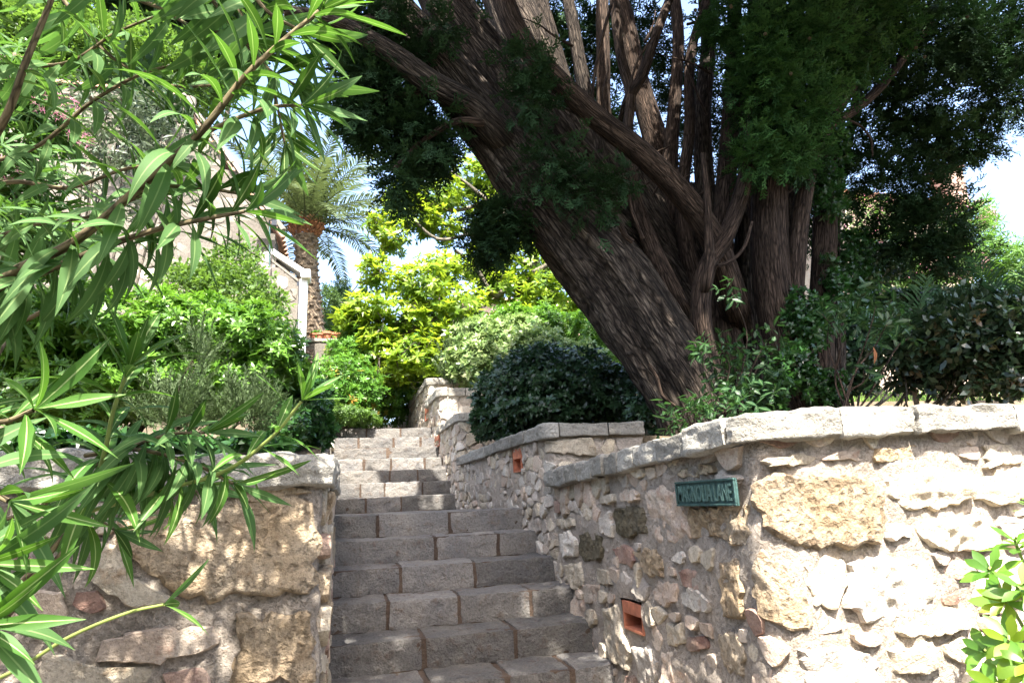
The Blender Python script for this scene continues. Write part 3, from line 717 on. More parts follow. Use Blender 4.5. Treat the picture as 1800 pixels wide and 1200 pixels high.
# ---------------------------------------------------------------- terrace walls beside the steps
def terrace(name, label, pts, top, bot, size, seed, th=.1, holes=(), traced=(), mats=('cream', 'white', 'grey', 'pink'), step=.3, over=.05, res=.03, proud=.016):
    P = Path(pts, .06); t = thing(name, label, 'wall', (pts[1][0], pts[1][1], bot))
    rubble(t, P, lambda u: top(u)-th+.01, lambda u: bot, traced, size, mats, seed=seed, holes=holes, proud=proud, res=res, bres=.04, gap=.005)
    n = max(2, round(P.len/step)); ub = np.linspace(-.02, P.len, n+1)+np.r_[0, rng.uniform(-.06, .06, n-1), 0]
    coping(t, P, list(ub), top, th-.002, over, .3, seed=seed*3, cres=.03 if pts[1][1] < 5 else .08)
    return P
n2 = [atx(911, 791, 1.43), atx(925, 828, 1.43)]
u2 = lambda y: 7.16-y
h2 = [(u2(n2[0][1]), u2(n2[1][1]), n2[1][2], n2[0][2])]
def uvW2(px, py): p = atx(px, py, 1.43); return (7.16-p[1], p[2])
tr2 = [(pick([(1225, 475), (1310, 430), (1320, 530), (1225, 520)], (500, 600), 2.667, uvW2), 'cream', .03)]
P2 = terrace('second_terrace_wall', 'shaded rubble terrace wall in the middle with a coping that turns right behind the plaque wall',
        [(1.30, 7.16), (1.44, 4.36), (2.13, 4.36)], lambda u: .525 if u > 2 else .50+.0125*u, -1.2, (.12, .085), 21, holes=h2, traced=tr2, res=.026)
niche(P2, h2[0], 'terracotta light box high in the shaded middle terrace wall under its coping', (1.43, n2[0][1], n2[1][2]))
n3 = [atx(768, 768, 1.30), atx(775, 783, 1.30)]
h3 = [(8.5-n3[0][1], 8.5-n3[1][1], n3[1][2], n3[0][2])]
P3 = terrace('third_terrace_wall', 'small dark-ended terrace wall halfway up the sunny steps', [(1.29, 8.5), (1.30, 7.19), (1.9, 7.19)], lambda u: .99, -.3, (.13, .1), 22, holes=h3)
niche(P3, h3[0], 'terracotta light box in the small dark-ended terrace wall', (1.30, n3[0][1], n3[1][2]))
n4 = [atx(749, 718, 1.29), atx(755, 735, 1.29)]
h4 = [(9.65-n4[0][1], 9.65-n4[1][1], n4[1][2], n4[0][2])]
P4 = terrace('fourth_terrace_wall', 'sunlit terrace wall with pale end block beside the top steps', [(1.29, 9.65), (1.30, 8.55), (2.2, 8.55)], lambda u: 1.52, .4, (.14, .11), 23, th=.12,
             holes=h4, traced=[([(1.30, .98), (1.75, .98), (1.77, 1.28), (1.31, 1.28)], 'white', .03)])
niche(P4, h4[0], 'terracotta light box on the sunlit terrace wall near the top landing', (1.29, n4[0][1], n4[1][2]))
P5 = terrace('uppermost_terrace_wall', 'farthest terrace wall with sloping pale coping running behind the top landing', [(1.17, 14.5), (1.31, 9.68), (2.3, 9.68)],
             lambda u: float(np.interp(u, [0, 4.8], [1.78, 1.86])), .9, (.22, .12), 24, step=.45)
P6 = terrace('low_end_wall', 'low grey wall closing the path beyond the top landing', [(.2, 14.9), (.6, 14.6), (1.2, 14.6)], lambda u: 1.77, 1., (.25, .14), 25, step=.5)

# ---------------------------------------------------------------- left street wall
PL = Path([(-3.4, 2.05), (-.05, 2.05), (-.05, 5.4)], .03)
def uvL(px, py): p = at(px, py, 2.05); return (p[0]+3.4, p[2])
z3 = [([(600, 400), (1010, 352), (1440, 322), (1480, 340), (1484, 770), (1100, 790), (900, 800), (700, 700), (560, 560)], 'ochre', .03),
 ([(1010, 325), (1100, 262), (1300, 255), (1440, 285), (1470, 310), (1200, 338)], 'ochre', .028), ([(1115, 880), (1475, 862), (1470, 1210), (1095, 1210)], 'ochre', .024),
 ([(480, 990), (700, 932), (1000, 932), (1030, 1010), (960, 1050), (700, 1100), (480, 1090)], 'pink', .03), ([(360, 760), (490, 770), (510, 850), (430, 870), (350, 830)], 'brick', .035),
 ([(760, 1150), (960, 1130), (1000, 1210), (760, 1210)], 'brick', .025), ([(430, 530), (540, 545), (680, 720), (810, 800), (700, 850), (560, 820), (430, 700)], 'cream', .04),
 ([(190, 1040), (460, 1110), (700, 1120), (700, 1210), (200, 1210)], 'cream', .03), ([(60, 760), (320, 760), (330, 900), (200, 960), (60, 900)], 'pink', .03),
 ([(60, 350), (420, 330), (560, 380), (530, 500), (380, 520), (60, 520)], 'cream', .03)]
trL = [(pick(p, (0, 750), 2.667, uvL), m_, h) for p, m_, h in z3]
wallL = thing('left_street_wall', 'near left wall of big ochre blocks with a broken grey coping beside the steps', 'wall', (-.05, 2.05, -1.55))
topL = lambda u: float(np.interp(u, [0, 2.4, 3.35, 6.6], [.195, .19, .165, .16]))
rubble(wallL, PL, lambda u: topL(u)-.09, lambda u: -1.55, trL, (.15, .11), ('ochre', 'cream', 'pink', 'brick', 'cream'), seed=31, proud=.022, res=.022, bres=.025, thick=.32, gap=.006, rough=.38)
coping(wallL, PL, [-.02, .5, 1.1, 1.75, 2.42, 3.02, 3.62, 4.3, 5.0, 5.7, 6.6], topL, .10, .045, .36, seed=33, amp=.010)
V, F = rough_block(-.1, -.006, 2.2, 2.75, -.06, .06, .02, .02, .006, 34, 15); V[:, 0] -= np.clip((.05-V[:, 2])/.12, 0, 1)**1.5*.045
o = mk('corbel_stone', V, F, M['ochre'], wallL); shade_angle(o)
PK = Path([(-.07, 5.45), (-.07, 9.6)], .01)
wallK = thing('left_stair_kerb_wall', 'low wall edging the left side of the upper steps under the hedge', 'wall', (-.07, 5.45, -.3))
rubble(wallK, PK, lambda u: .1+max(0, u-1.9)*.5-.08, lambda u: -.4, (), (.2, .14), ('cream', 'grey'), seed=35, res=.05, bres=.1, thick=.2)
coping(wallK, PK, list(np.linspace(0, 4.15, 10)), lambda u: .1+max(0, u-1.9)*.5, .08, .02, .2, seed=36, cres=.12)

# ---------------------------------------------------------------- the old cypress
Wc = np.array([0., 0, 0])
def stem_px(pts, Y, n=40):
    """pts (px,py,r_px) or (px,py,r_px,Y); returns world centre line and radii"""
    P = []; rr = []
    for q in pts:
        p = at(q[0], q[1], q[3] if len(q) > 3 else Y); P.append(np.r_[p, q[2]*depth(p)/FPX])
    P = catmull(P, n); return P[:, :3], np.maximum(P[:, 3], .003)
cyp = thing('old_cypress', 'huge multi-stemmed old cypress leaning over the steps behind the walls', 'tree', (3.2, 4.8, .15))
def bole(name, pts, Y, n=60, seg=40, bark=.16, mat='bark', seed=0, parent=None):
    if name in ('trunk', 'stem', 'limb') and pts[0][1] < -15:      # the stems run on above the picture and taper out
        a, b = pts[0], pts[1]; h = 110 if name == 'trunk' and a[0] < 900 else 330; t = h/max(30, b[1]-a[1]); e = [a[0]+(a[0]-b[0])*t*.7, a[1]-h, a[2]*.3]
        if len(a) > 3: e.append(a[3])
        pts = [tuple(e)]+list(pts)
    a, b = pts[-2], pts[-1]
    if name in ('stem', 'limb') and b[1] < 700:                    # tuck the lower end in behind its neighbours
        pts = list(pts)+[(b[0]+(b[0]-a[0])*.5, b[1]+max(30, (b[1]-a[1])*.5), b[2]*.9, (b[3] if len(b) > 3 else Y)+.3), (b[0]+(b[0]-a[0]), b[1]+max(60, b[1]-a[1]), b[2]*.3, (b[3] if len(b) > 3 else Y)+.7)]
    P, r = stem_px(pts, Y, n); V, F, uv = tube(P, r, seg, bark, seed)
    return mk(name, V, F, M[mat], parent or cyp, uv=uv, smooth=True)
bole('trunk', [(560, -150, 24, 4.4), (640, -60, 30, 4.6), (705, 30, 34, 4.7), (790, 135, 42, 4.75), (880, 250, 48, 4.8), (974, 370, 58, 4.8), (1072, 490, 66, 4.8), (1146, 600, 68, 4.75), (1206, 700, 66, 4.7), (1244, 800, 74, 4.7)], 4.8, 130, 120, .2, seed=1)
bole('trunk', [(680, -140, 24, 4.9), (745, -60, 34, 5.0), (805, 40, 42, 5.05), (885, 150, 50, 5.1), (965, 270, 60, 5.1), (1085, 410, 56, 5.3), (1190, 550, 54, 5.6), (1265, 700, 50, 5.8), (1290, 800, 55, 5.8)], 5, 110, 90, .22, seed=2)
bole('trunk', [(830, -120, 30), (870, -60, 38), (915, 60, 46), (985, 220, 52), (1075, 360, 62), (1180, 520, 56), (1270, 680, 56), (1300, 800, 60)], 5.7, 80, 60, .16, seed=3)
bole('trunk', [(1357, -140, 22), (1352, -20, 24), (1356, 150, 27), (1353, 290, 29), (1353, 430, 31), (1366, 540, 33), (1395, 640, 36), (1430, 720, 42), (1450, 800, 46)], 4.75, 80, 60, .09, 'bark2', 4)
bole('trunk', [(1462, 60, 9), (1455, 180, 12), (1450, 300, 16), (1450, 400, 20), (1446, 500, 20), (1440, 600, 24), (1432, 700, 30), (1430, 780, 34)], 5.1, 50, 32, .12, 'bark2', 5)
bole('limb', [(840, -110, 16, 4.4), (872, -40, 19, 4.4), (905, 50, 20, 4.4), (958, 120, 19, 4.4), (1040, 200, 19, 4.45), (1130, 272, 20, 4.5), (1205, 350, 21, 4.6), (1255, 425, 22, 4.7), (1285, 520, 26, 4.9)], 4.4, 70, 32, .10, 'bark2', 6)
bole('limb', [(585, 40, 12, 4.3), (615, 52, 14, 4.3), (685, 92, 18, 4.35), (760, 148, 22, 4.4), (825, 185, 24, 4.5), (880, 240, 28, 4.65)], 4.3, 60, 24, .08, 'bark', 7)
bole('limb', [(500, 18, 9, 4.2), (560, 30, 11, 4.25), (610, 48, 13, 4.3)], 4.3, 16, 14, .08, 'bark', 70)
bole('limb', [(610, 48, 11, 4.3), (650, 38, 12, 4.4), (700, 20, 15, 4.6)], 4.3, 16, 14, .08, 'bark', 71)
st = [
 ([(1075, -60, 15), (1100, 40, 16), (1122, 140, 18), (1150, 240, 21), (1168, 300, 22), (1195, 380, 24), (1225, 470, 28), (1270, 620, 34)], 5.9, 'bark2'),
 ([(1180, -60, 9), (1192, 60, 10), (1186, 180, 11), (1178, 290, 13), (1190, 400, 15), (1215, 500, 20), (1260, 620, 26)], 5.6, 'bark2'),
 ([(1078, -20, 7), (1090, 90, 8), (1108, 165, 9), (1103, 240, 9), (1112, 330, 11), (1140, 420, 14), (1190, 530, 18)], 4.9, 'bark2'),
 ([(1180, -10, 7), (1150, 70, 8), (1130, 130, 9), (1108, 168, 9)], 4.9, 'bark2'),
 ([(990, -60, 9), (1010, 60, 11), (1030, 170, 13), (1062, 300, 15), (1105, 420, 20), (1180, 560, 26)], 5.4, 'bark'),
 ([(1058, -60, 10), (1060, 80, 12), (1062, 200, 13), (1075, 330, 16), (1120, 440, 20), (1190, 580, 26)], 5.5, 'bark2'),
 ([(1240, -60, 12), (1245, 80, 13), (1235, 200, 15), (1240, 330, 17), (1255, 450, 20), (1270, 560, 26), (1290, 700, 32)], 5.5, 'bark'),
 ([(1262, -60, 8), (1215, 90, 8), (1212, 230, 10), (1200, 330, 12), (1205, 420, 14), (1230, 520, 18), (1270, 640, 22)], 5.3, 'bark2'),
 ([(1292, -60, 10), (1290, 100, 13), (1282, 250, 16), (1272, 370, 18), (1268, 480, 22), (1275, 580, 26), (1300, 720, 34)], 5.2, 'bark2'),
 ([(1335, 150, 8), (1326, 210, 12), (1316, 280, 13), (1300, 350, 14), (1276, 415, 15), (1250, 455, 16), (1236, 500, 17), (1232, 560, 18), (1245, 640, 20), (1262, 730, 24)], 4.62, 'bark2'),
 ([(1236, 270, 5), (1243, 340, 6), (1245, 400, 7), (1247, 455, 9), (1240, 500, 9)], 4.5, 'bark2'),
 ([(1440, 60, 8), (1432, 150, 10), (1422, 250, 13), (1412, 340, 14), (1400, 430, 14), (1388, 500, 15), (1392, 580, 17), (1415, 680, 20)], 4.75, 'bark2'),
 ([(1570, 40, 9), (1525, 105, 10), (1490, 160, 12), (1455, 215, 14), (1425, 280, 15), (1410, 360, 15), (1402, 440, 15), (1398, 540, 15), (1410, 640, 15)], 4.64, 'bark2'),
 ([(1640, 40, 5), (1590, 100, 7), (1548, 152, 8), (1500, 195, 8), (1455, 222, 9)], 4.6, 'bark2'),
 ([(1520, 60, 5), (1500, 200, 7), (1470, 350, 10), (1462, 450, 13), (1468, 560, 16), (1462, 700, 22)], 5.5, 'bark'),
 ([(1330, -40, 12), (1322, 120, 14), (1315, 300, 17), (1312, 450, 20), (1320, 600, 26), (1330, 760, 34)], 5.4, 'bark'),
 ([(1400, -40, 10), (1398, 150, 12), (1392, 320, 15), (1390, 480, 18), (1395, 640, 24), (1400, 780, 30)], 5.5, 'bark'),
 ([(935, -60, 14), (965, 70, 18), (1005, 200, 22), (1070, 320, 28), (1150, 450, 34), (1220, 600, 40)], 5.6, 'bark'),
]
for i, (p, Y, mt) in enumerate(st): bole('stem', p, Y, 50, 22, .10, mt, 20+i)
# dark dead bark heart between the stems
for i, p in enumerate([[(1200, 330, 20), (1240, 450, 34), (1290, 600, 60), (1320, 780, 80)], [(1330, 380, 26), (1340, 520, 34), (1350, 660, 44), (1360, 790, 56)], [(1110, 300, 20), (1165, 420, 40), (1230, 560, 60), (1290, 720, 80)]]):
    bole('stem', p, 5.75, 40, 30, .2, 'bark', 50+i)
tw = [[(1075, 280, 3), (1100, 320, 3), (1110, 370, 3.5), (1130, 420, 4)], [(1322, 390, 2.5), (1310, 430, 3), (1290, 455, 3), (1262, 468, 3.5)], [(1470, 205, 2), (1510, 220, 2), (1530, 245, 2), (1534, 275, 1.5)],
      [(1075, 10, 2.5), (1060, 60, 3), (1045, 130, 3), (1040, 200, 3)], [(1090, 395, 5), (1100, 415, 5), (1112, 425, 5)], [(1140, 640, 2.5), (1155, 665, 3), (1165, 695, 3), (1190, 715, 2)],
      [(1150, 60, 2), (1120, 110, 2), (1100, 180, 2)], [(640, 180, 4), (700, 168, 5), (760, 165, 7), (800, 180, 8)], [(690, 300, 3), (740, 250, 5), (800, 215, 7), (850, 215, 9)]]
for i, p in enumerate(tw): bole('branchlet', p, 4.5, 24, 8, 0, 'bark2', i)
for i in range(26):          # fine dead twigs inside the crown
    x = random.uniform(1000, 1420); y = random.uniform(20, 420); a = random.uniform(-1.2, 1.2); l = random.uniform(60, 150); Y = random.uniform(4.6, 5.4)
    p = [(x+math.sin(a)*l*t+random.uniform(-9, 9), y-math.cos(a)*l*t+random.uniform(-6, 6), 2.2*(1-t)+.7) for t in (0, .33, .66, 1)]
    bole('branchlet', p, Y, 10, 5, 0, 'bark2', i)

SP = [spray(i) for i in range(5)]
def foliage_px(name, L_, n, s, mat, parent, droop=.35, shell=.1, temps=SP, lump=.6):
    b = [ellipsoid(*q) for q in L_]; P, Q = fill(b, n, shell, lump)
    D = norm(Q+rng.normal(0, .55, P.shape)+np.array([0, 0, -droop])); return scatter(name, temps, P, D, (0, 0, 1), 1.38*s*rng.uniform(.6, 1.25, len(P)), mat, parent)
left = [(650, 160, 52, 75, 4.6, .35), (730, 240, 70, 62, 4.7, .4), (700, 318, 30, 32, 4.7, .3), (640, 215, 45, 30, 4.6, .2), (768, 268, 30, 26, 4.8, .3), (640, 70, 70, 48, 4.7, .4), 
        (710, 150, 60, 50, 4.8, .4), (865, 388, 44, 36, 4.9, .3), (855, 435, 36, 26, 4.9, .25), (915, 400, 40, 20, 4.9, .2), (580, 40, 50, 28, 4.7, .3), (620, 195, 40, 20, 4.6, .2)]
foliage_px('foliage', left, 4500, .115, LM['cyp'], cyp, .5)
mid = [(935, 170, 52, 50, 4.3, .2), (965, 290, 52, 55, 4.4, .22), (1035, 340, 50, 60, 4.4, .22), (925, 110, 40, 40, 4.2, .2), (1090, 310, 30, 22, 4.4, .1), (765, 50, 45, 26, 4.4, .2), (680, 12, 28, 22, 4.3, .2)]
foliage_px('foliage', mid, 950, .10, LM['cyp'], cyp, .5)
back = [(900, 40, 110, 60, 6.2, .5), (1020, 80, 90, 120, 6.3, .5), (1120, 60, 80, 90, 6.6, .5), (1200, 180, 50, 150, 6.6, .4), (1290, 220, 60, 180, 6.4, .4), (1060, 240, 60, 90, 6.5, .3), (1410, 330, 60, 150, 6.4, .3)]
foliage_px('foliage', back, 3600, .15, LM['cyp'], cyp, .4)
rt = [(1345, 130, 55, 105, 4.2, .4), (1400, 70, 105, 80, 4.1, .4), (1410, 200, 62, 66, 4.2, .3), (1330, 270, 40, 44, 4.3, .2), (1400, 270, 40, 36, 4.2, .2), (1520, 40, 90, 66, 4.4, .5), (1490, 110, 50, 46, 4.4, .3), (1270, 40, 40, 40, 4.4, .2)]
foliage_px('foliage', rt, 3300, .105, LM['cypl'], cyp, .25)
foliage_px('foliage', [(x, y, a*.9, b_*.9, Y+.25, d) for x, y, a, b_, Y, d in rt], 3000, .12, LM['cyp'], cyp, .3)
rt2 = [(1650, 60, 120, 90, 4.7, .5), (1740, 60, 100, 110, 4.7, .5), (1755, 165, 70, 85, 4.7, .4), (1600, 190, 90, 45, 5.0, .35), (1640, 250, 110, 42, 5.0, .3), (1555, 150, 50, 40, 5, .3), (1700, 250, 60, 35, 5.0, .3), (1590, 330, 80, 60, 5.1, .35),
       (1640, 400, 85, 62, 5.1, .4), (1655, 450, 70, 38, 5.1, .3), (1500, 320, 40, 50, 5.3, .3), (1560, 420, 36, 36, 5.3, .3), (1480, 60, 90, 90, 5.2, .4), (1500, 250, 45, 40, 5.2, .3)]
foliage_px('foliage', rt2, 8000, .125, LM['cyp'], cyp, .15)
for i in range(9):
    x, y = [(1423, 68), (1222, 18), (1610, 84), (1345, 60), (1475, 30), (1390, 130), (1700, 30), (1625, 100), (1285, 12)][i]; c = at(x, y, 3.85)
    V = norm(np.array([(math.cos(a)*math.cos(b), math.sin(a)*math.cos(b), math.sin(b)) for b in np.linspace(-1.5, 1.5, 6) for a in np.linspace(0, 5.24, 6)]))
    V = V*.016*(1+.1*rng.normal(size=(36, 1))); F = np.array([(r*6+i_, r*6+(i_+1) % 6, (r+1)*6+(i_+1) % 6, (r+1)*6+i_) for r in range(5) for i_ in range(6)])
    mk('cone', V+c, F, M['twig'], cyp)
# the crown goes on above the picture: it shades the lower steps and its own stems
def limb3(pts, r0, r1, parent=cyp, mat='bark', n=30, seg=14, name='limb'):
    P = catmull(pts, n); V, F, uv = tube(P, np.linspace(r0, r1, n), seg, .1, 3); return mk(name, V, F, M[mat], parent, uv=uv, smooth=True)
T0 = at(1352, -20, 4.75); T1 = at(745, -60, 5.0); T2 = at(640, -60, 4.6)
limb3([T0+[0, 0, -.1], (3.9, 4.1, 5.0), (3.2, 3.1, 5.6), (2.4, 2.2, 5.7)], .11, .03); limb3([T1, (.9, 4.3, 5.3), (.7, 3.3, 5.8), (.4, 2.2, 5.7)], .14, .03); limb3([T2, (.1, 3.8, 4.9), (-.2, 2.8, 5.3), (-.3, 1.6, 5.3)], .12, .03)
limb3([T0+[.1, 0, 0], (4.4, 4.5, 5.4), (4.6, 4.2, 6.4)], .1, .04)
top = [((1.6, 2.7, 5.5), (1.7, 1.3, .55)), ((3.2, 3.0, 5.6), (1.5, 1.3, .6)), ((.55, 2.1, 5.2), (1.1, 1.2, .4)), ((4.6, 3.3, 5.5), (1.3, 1.3, .6)), ((1., 1.3, 5.1), (1.0, .9, .3)), ((4.6, 4.3, 6.3), (1.5, 1.1, .6)), ((.35, .1, 5.0), (1.0, .75, .25)), ((3.0, 1.15, 4.5), (1.1, .5, .3)), ((3.6, 5.6, 7.2), (1.4, .9, .8)), ((4.6, 5.4, 7.4), (1.6, 1., .8)), ((2.0, 3.2, 6.0), (1.0, .6, .4)), ((.1, 1.1, 5.0), (.6, .7, .25)), ((5.5, 2.6, 5.2), (1.3, 1.1, .5)), ((.7, 2.0, 4.6), (1.2, .7, .3)), ((4.2, 1.7, 4.6), (1.4, .6, .35)), ((5.4, 1.7, 4.6), (1.2, .6, .35))]
top = [(np.array(a, float), np.array(b, float)) for a, b in top]; SPC = [spray(70+i, 1., 0, 2.6) for i in range(4)]
P, Q = fill(top, 14000, .0, .3); scatter('foliage', SPC, P, Q+rng.normal(0, .6, P.shape), (0, 0, 1), .29*rng.uniform(.7, 1.3, len(P)), LM['cyp'], cyp)

# ---------------------------------------------------------------- generic shrubs
def stems(parent, base, tops, r0=.02, mat='greybark', n=14, name='stem', wob=.08):
    wob = .035 if r0 < .0125 else wob
    for k, t in enumerate(tops):
        b = np.array(base, float)+rng.normal(0, .06, 3)*[1, 1, 0]; t = np.array(t, float); m1 = b+(t-b)*.35+rng.normal(0, wob, 3); m2 = b+(t-b)*.7+rng.normal(0, wob, 3)
        P = catmull([b, m1, m2, t], n); V, F, uv = tube(P, np.linspace(r0, r0*.3, n), 7, 0, k); mk(name, V, F, M['bark2' if r0 < .0125 else mat], parent, uv=uv, smooth=True)
def bush(name, label, cat, base, blobs, n, temps, s, mat, shell=.55, up=.5, rand=.5, lump=.3, nst=5, r0=.02, keep=None, group=None, world=False, fname='foliage'):
    t = thing(name, label, cat, base, group)
    b = blobs if world else [ellipsoid(*q) for q in blobs]; P, Q = fill(b, n, shell, lump, keep, seed=len(LOC))
    D = Q+np.array([0, 0, up])+rng.normal(0, rand, P.shape)
    scatter(fname, temps, P, D, (0, 0, 1), s*rng.uniform(.7, 1.25, len(P)), mat, t)
    stems(t, base, [c+rng.normal(0, .3, 3)*r for c, r in (b*3)[:nst]], r0); return t
R_pit = [rosette(8, 1, .29, .35, .35, 2, .5, .15, i, .62, small=True) for i in range(4)]
R_mag = [rosette(8, 1, .35, .3, .45, 2, .45, .12, 10+i, .6, small=True) for i in range(4)]
R_small = [rosette(6, 1, .46, .3, .5, 2, .3, .1, 20+i, .5, small=True) for i in range(4)]
R_long = [rosette(9, 1, .14, .4, .5, 3, .7, .1, 30+i, .45, small=True) for i in range(4)]
def loose(n, L, W, seed, seg=2, small=False):        # a twig with alternate leaves
    r = random.Random(seed); Q = []
    for i in range(n):
        a = i*2.4+r.uniform(-.4, .4); e = r.uniform(-.1, .9); d = np.array([math.cos(a)*math.cos(e), math.sin(e)+.2, math.sin(a)*math.cos(e)])
        Q.append(xf((small_leaf(L*r.uniform(.7, 1.2), W, 2, r.uniform(0, .7)) if small else leaf_t(L*r.uniform(.7, 1.2), W, seg, .12, r.uniform(0, .7), .45)), frame1(d, (r.uniform(-.4, .4), r.uniform(0, .6), 1)), (0, (i+.5)/n, 0)))
    return join(Q)
T_twig = [loose(9, .42, .21, i, 2, True) for i in range(4)]; T_oli = [loose(14, .3, .075, 10+i) for i in range(4)]
T_ros = [sprig(40, 1, .16, .013, .8, i) for i in range(4)]

# left garden
bush('pittosporum_hedge', 'bright green rounded hedge filling the bed behind the left wall', 'hedge', (-1.6, 5.2, .3),
     [(60, 600, 110, 95, 4.6, .6), (200, 590, 110, 80, 4.7, .6), (340, 595, 90, 68, 4.9, .6), (440, 610, 80, 62, 5.0, .6), (480, 640, 60, 60, 4.9, .4), (120, 690, 150, 70, 4.5, .5), (280, 670, 120, 60, 4.7, .4), (400, 680, 100, 60, 4.8, .4), (10, 560, 80, 60, 4.7, .5)],
     8200, R_pit, .066, LM['pit'], .6, .9, .45, .3, 9, .02)
bush('tall_garden_shrub', 'loose yellow-green shrub against the stone house behind the hedge', 'shrub', (-1.5, 8.5, 1.0),
     [(340, 520, 60, 30, 8.3, .4), (440, 510, 36, 36, 8.3, .4), (415, 470, 36, 30, 8.6, .3), (360, 490, 40, 24, 8.6, .3), (460, 550, 40, 28, 8, .4)], 900, T_twig, .16, LM['fern'], .35, .6, .6, .4, 8, .02)
bush('rosemary_bush', 'grey-green rosemary bush spilling in front of the hedge', 'shrub', (-.95, 3.9, .12),
     [(350, 640, 22, 50, 3.7, .15), (430, 735, 60, 36, 3.6, .3), (310, 735, 60, 32, 3.5, .3)], 380, T_ros, .17, LM['ros'], .2, 1.3, .35, .3, 8, .012)
bush('ground_ivy_mound', 'dark green creeping mound hanging over the left edge of the steps', 'plant', (-.35, 5.4, .1),
     [(535, 735, 48, 42, 5.3, .5), (548, 700, 36, 34, 5.8, .4), (560, 760, 22, 28, 5.4, .4), (505, 750, 40, 38, 4.9, .4), (450, 790, 60, 14, 3.0, .3), (300, 790, 90, 14, 2.8, .3), (120, 785, 110, 16, 2.7, .3)], 3600, R_small, .05, LM['ivy'], .55, .5, .5, .25, 4, .01)
bush('path_side_shrub', 'mixed green shrub with reddish tips beyond the top of the steps', 'shrub', (-.3, 10.5, 1.2),
     [(610, 680, 60, 60, 10, .6), (660, 660, 60, 80, 11.5, .7), (700, 640, 50, 60, 12.5, .6), (620, 620, 45, 40, 11, .6), (690, 700, 40, 45, 12, .5), (740, 650, 40, 40, 13, .5), (560, 690, 40, 40, 9.5, .4)], 5200, R_pit, .085, LM['bus'], .55, .7, .5, .35, 9, .02)
bush('low_yellow_shrub', 'low yellow-green shrub at the left of the top landing', 'shrub', (-.3, 9.2, .9),
     [(600, 730, 62, 18, 9.2, .3), (560, 720, 40, 30, 9, .4), (640, 738, 30, 12, 9.4, .3)], 900, R_pit, .06, LM['fern'], .4, .8, .5, .2, 3, .01)
# middle, behind the terrace walls
bush('variegated_shrub', 'pale variegated shrub behind the sunlit terrace wall', 'shrub', (2.2, 9.3, 1.36),
     [(880, 620, 70, 50, 9.3, .5), (950, 620, 60, 45, 9.0, .5), (840, 640, 50, 40, 9.2, .4), (1010, 640, 60, 40, 8.8, .4), (850, 590, 50, 28, 9.8, .4), (920, 580, 50, 25, 9.8, .4)], 4300, R_small, .085, LM['var'], .55, .5, .5, .3, 6, .02)
bush('green_shrub', 'fresh green shrub between the leaning trunk and the magnolia', 'shrub', (3.2, 9.6, 1.36),
     [(960, 575, 60, 35, 10, .5), (1040, 600, 50, 45, 9.6, .5), (1080, 650, 40, 40, 9, .4), (900, 565, 40, 25, 10.4, .4), (1060, 560, 40, 30, 10.5, .4)], 2600, R_pit, .09, LM['pit'], .5, .7, .5, .3, 6, .02)
bush('small_rosemary', 'small upright rosemary growing over the coping of the uppermost wall', 'shrub', (1.9, 9.8, 1.6),
     [(800, 650, 24, 34, 9.5, .15), (820, 620, 14, 30, 9.6, .15)], 260, T_ros, .3, LM['ros'], .1, 2., .3, .2, 3, .01)
bush('glossy_dark_shrub', 'dense glossy blue-green shrub spilling over the shaded middle terrace wall', 'shrub', (2.0, 6.3, .43),
     [(930, 680, 78, 60, 6.2, .6), (870, 700, 38, 50, 6.4, .4), (1010, 680, 80, 58, 6.0, .5), (1090, 700, 60, 50, 5.8, .4), (960, 720, 80, 36, 5.9, .4), (940, 640, 60, 28, 6.5, .4), (855, 740, 26, 30, 6.4, .3), (900, 755, 36, 22, 6.2, .2), (1150, 725, 44, 40, 5.0, .2)], 6200, R_small, .06, LM['shr'], .6, .4, .55, .25, 8, .02)

# magnolia
mag = thing('magnolia_tree', 'sunlit yellow-green magnolia with bare twisting branches above the steps', 'tree', (3.4, 12.5, 1.7))
def mb(pts, Y, mat='greybark', n=30, seg=10): 
    P, r = stem_px(pts, Y, n); V, F, uv = tube(P, r, seg, .08, len(pts)); mk('branch', V, F, M[mat], mag, uv=uv, smooth=True)
for p, Y in [([(950, 720, 16), (960, 620, 15), (930, 540, 13), (940, 460, 10), (900, 380, 7), (850, 320, 4)], 12.5), ([(900, 580, 6, 11.6), (840, 575, 7, 11.4), (780, 560, 6, 11.2), (735, 575, 5, 11), (700, 590, 4, 11), (660, 560, 3, 11)], 11), ([(930, 545, 10, 12.5), (900, 500, 7, 12), (870, 520, 5, 11.6), (835, 470, 4, 11.4), (800, 440, 3, 11)], 12),
             ([(755, 575, 4, 11), (740, 540, 4, 11), (700, 530, 3, 11)], 11), ([(940, 470, 7), (880, 440, 5), (800, 400, 4), (740, 390, 3), (700, 410, 2)], 12.2), ([(940, 430, 5), (870, 360, 4), (800, 370, 3), (745, 350, 2)], 12.2), ([(935, 480, 5), (1000, 450, 4), (1040, 470, 3)], 11.8),
             ([(900, 390, 5), (830, 330, 3), (790, 300, 2)], 12), ([(830, 410, 3), (770, 420, 3), (720, 380, 2)], 11.8), ([(945, 600, 9), (1000, 560, 6), (1050, 520, 4)], 12), ([(850, 650, 5, 10.8), (780, 640, 5, 10.8), (740, 640, 4, 10.8)], 11)]: mb(p, Y)
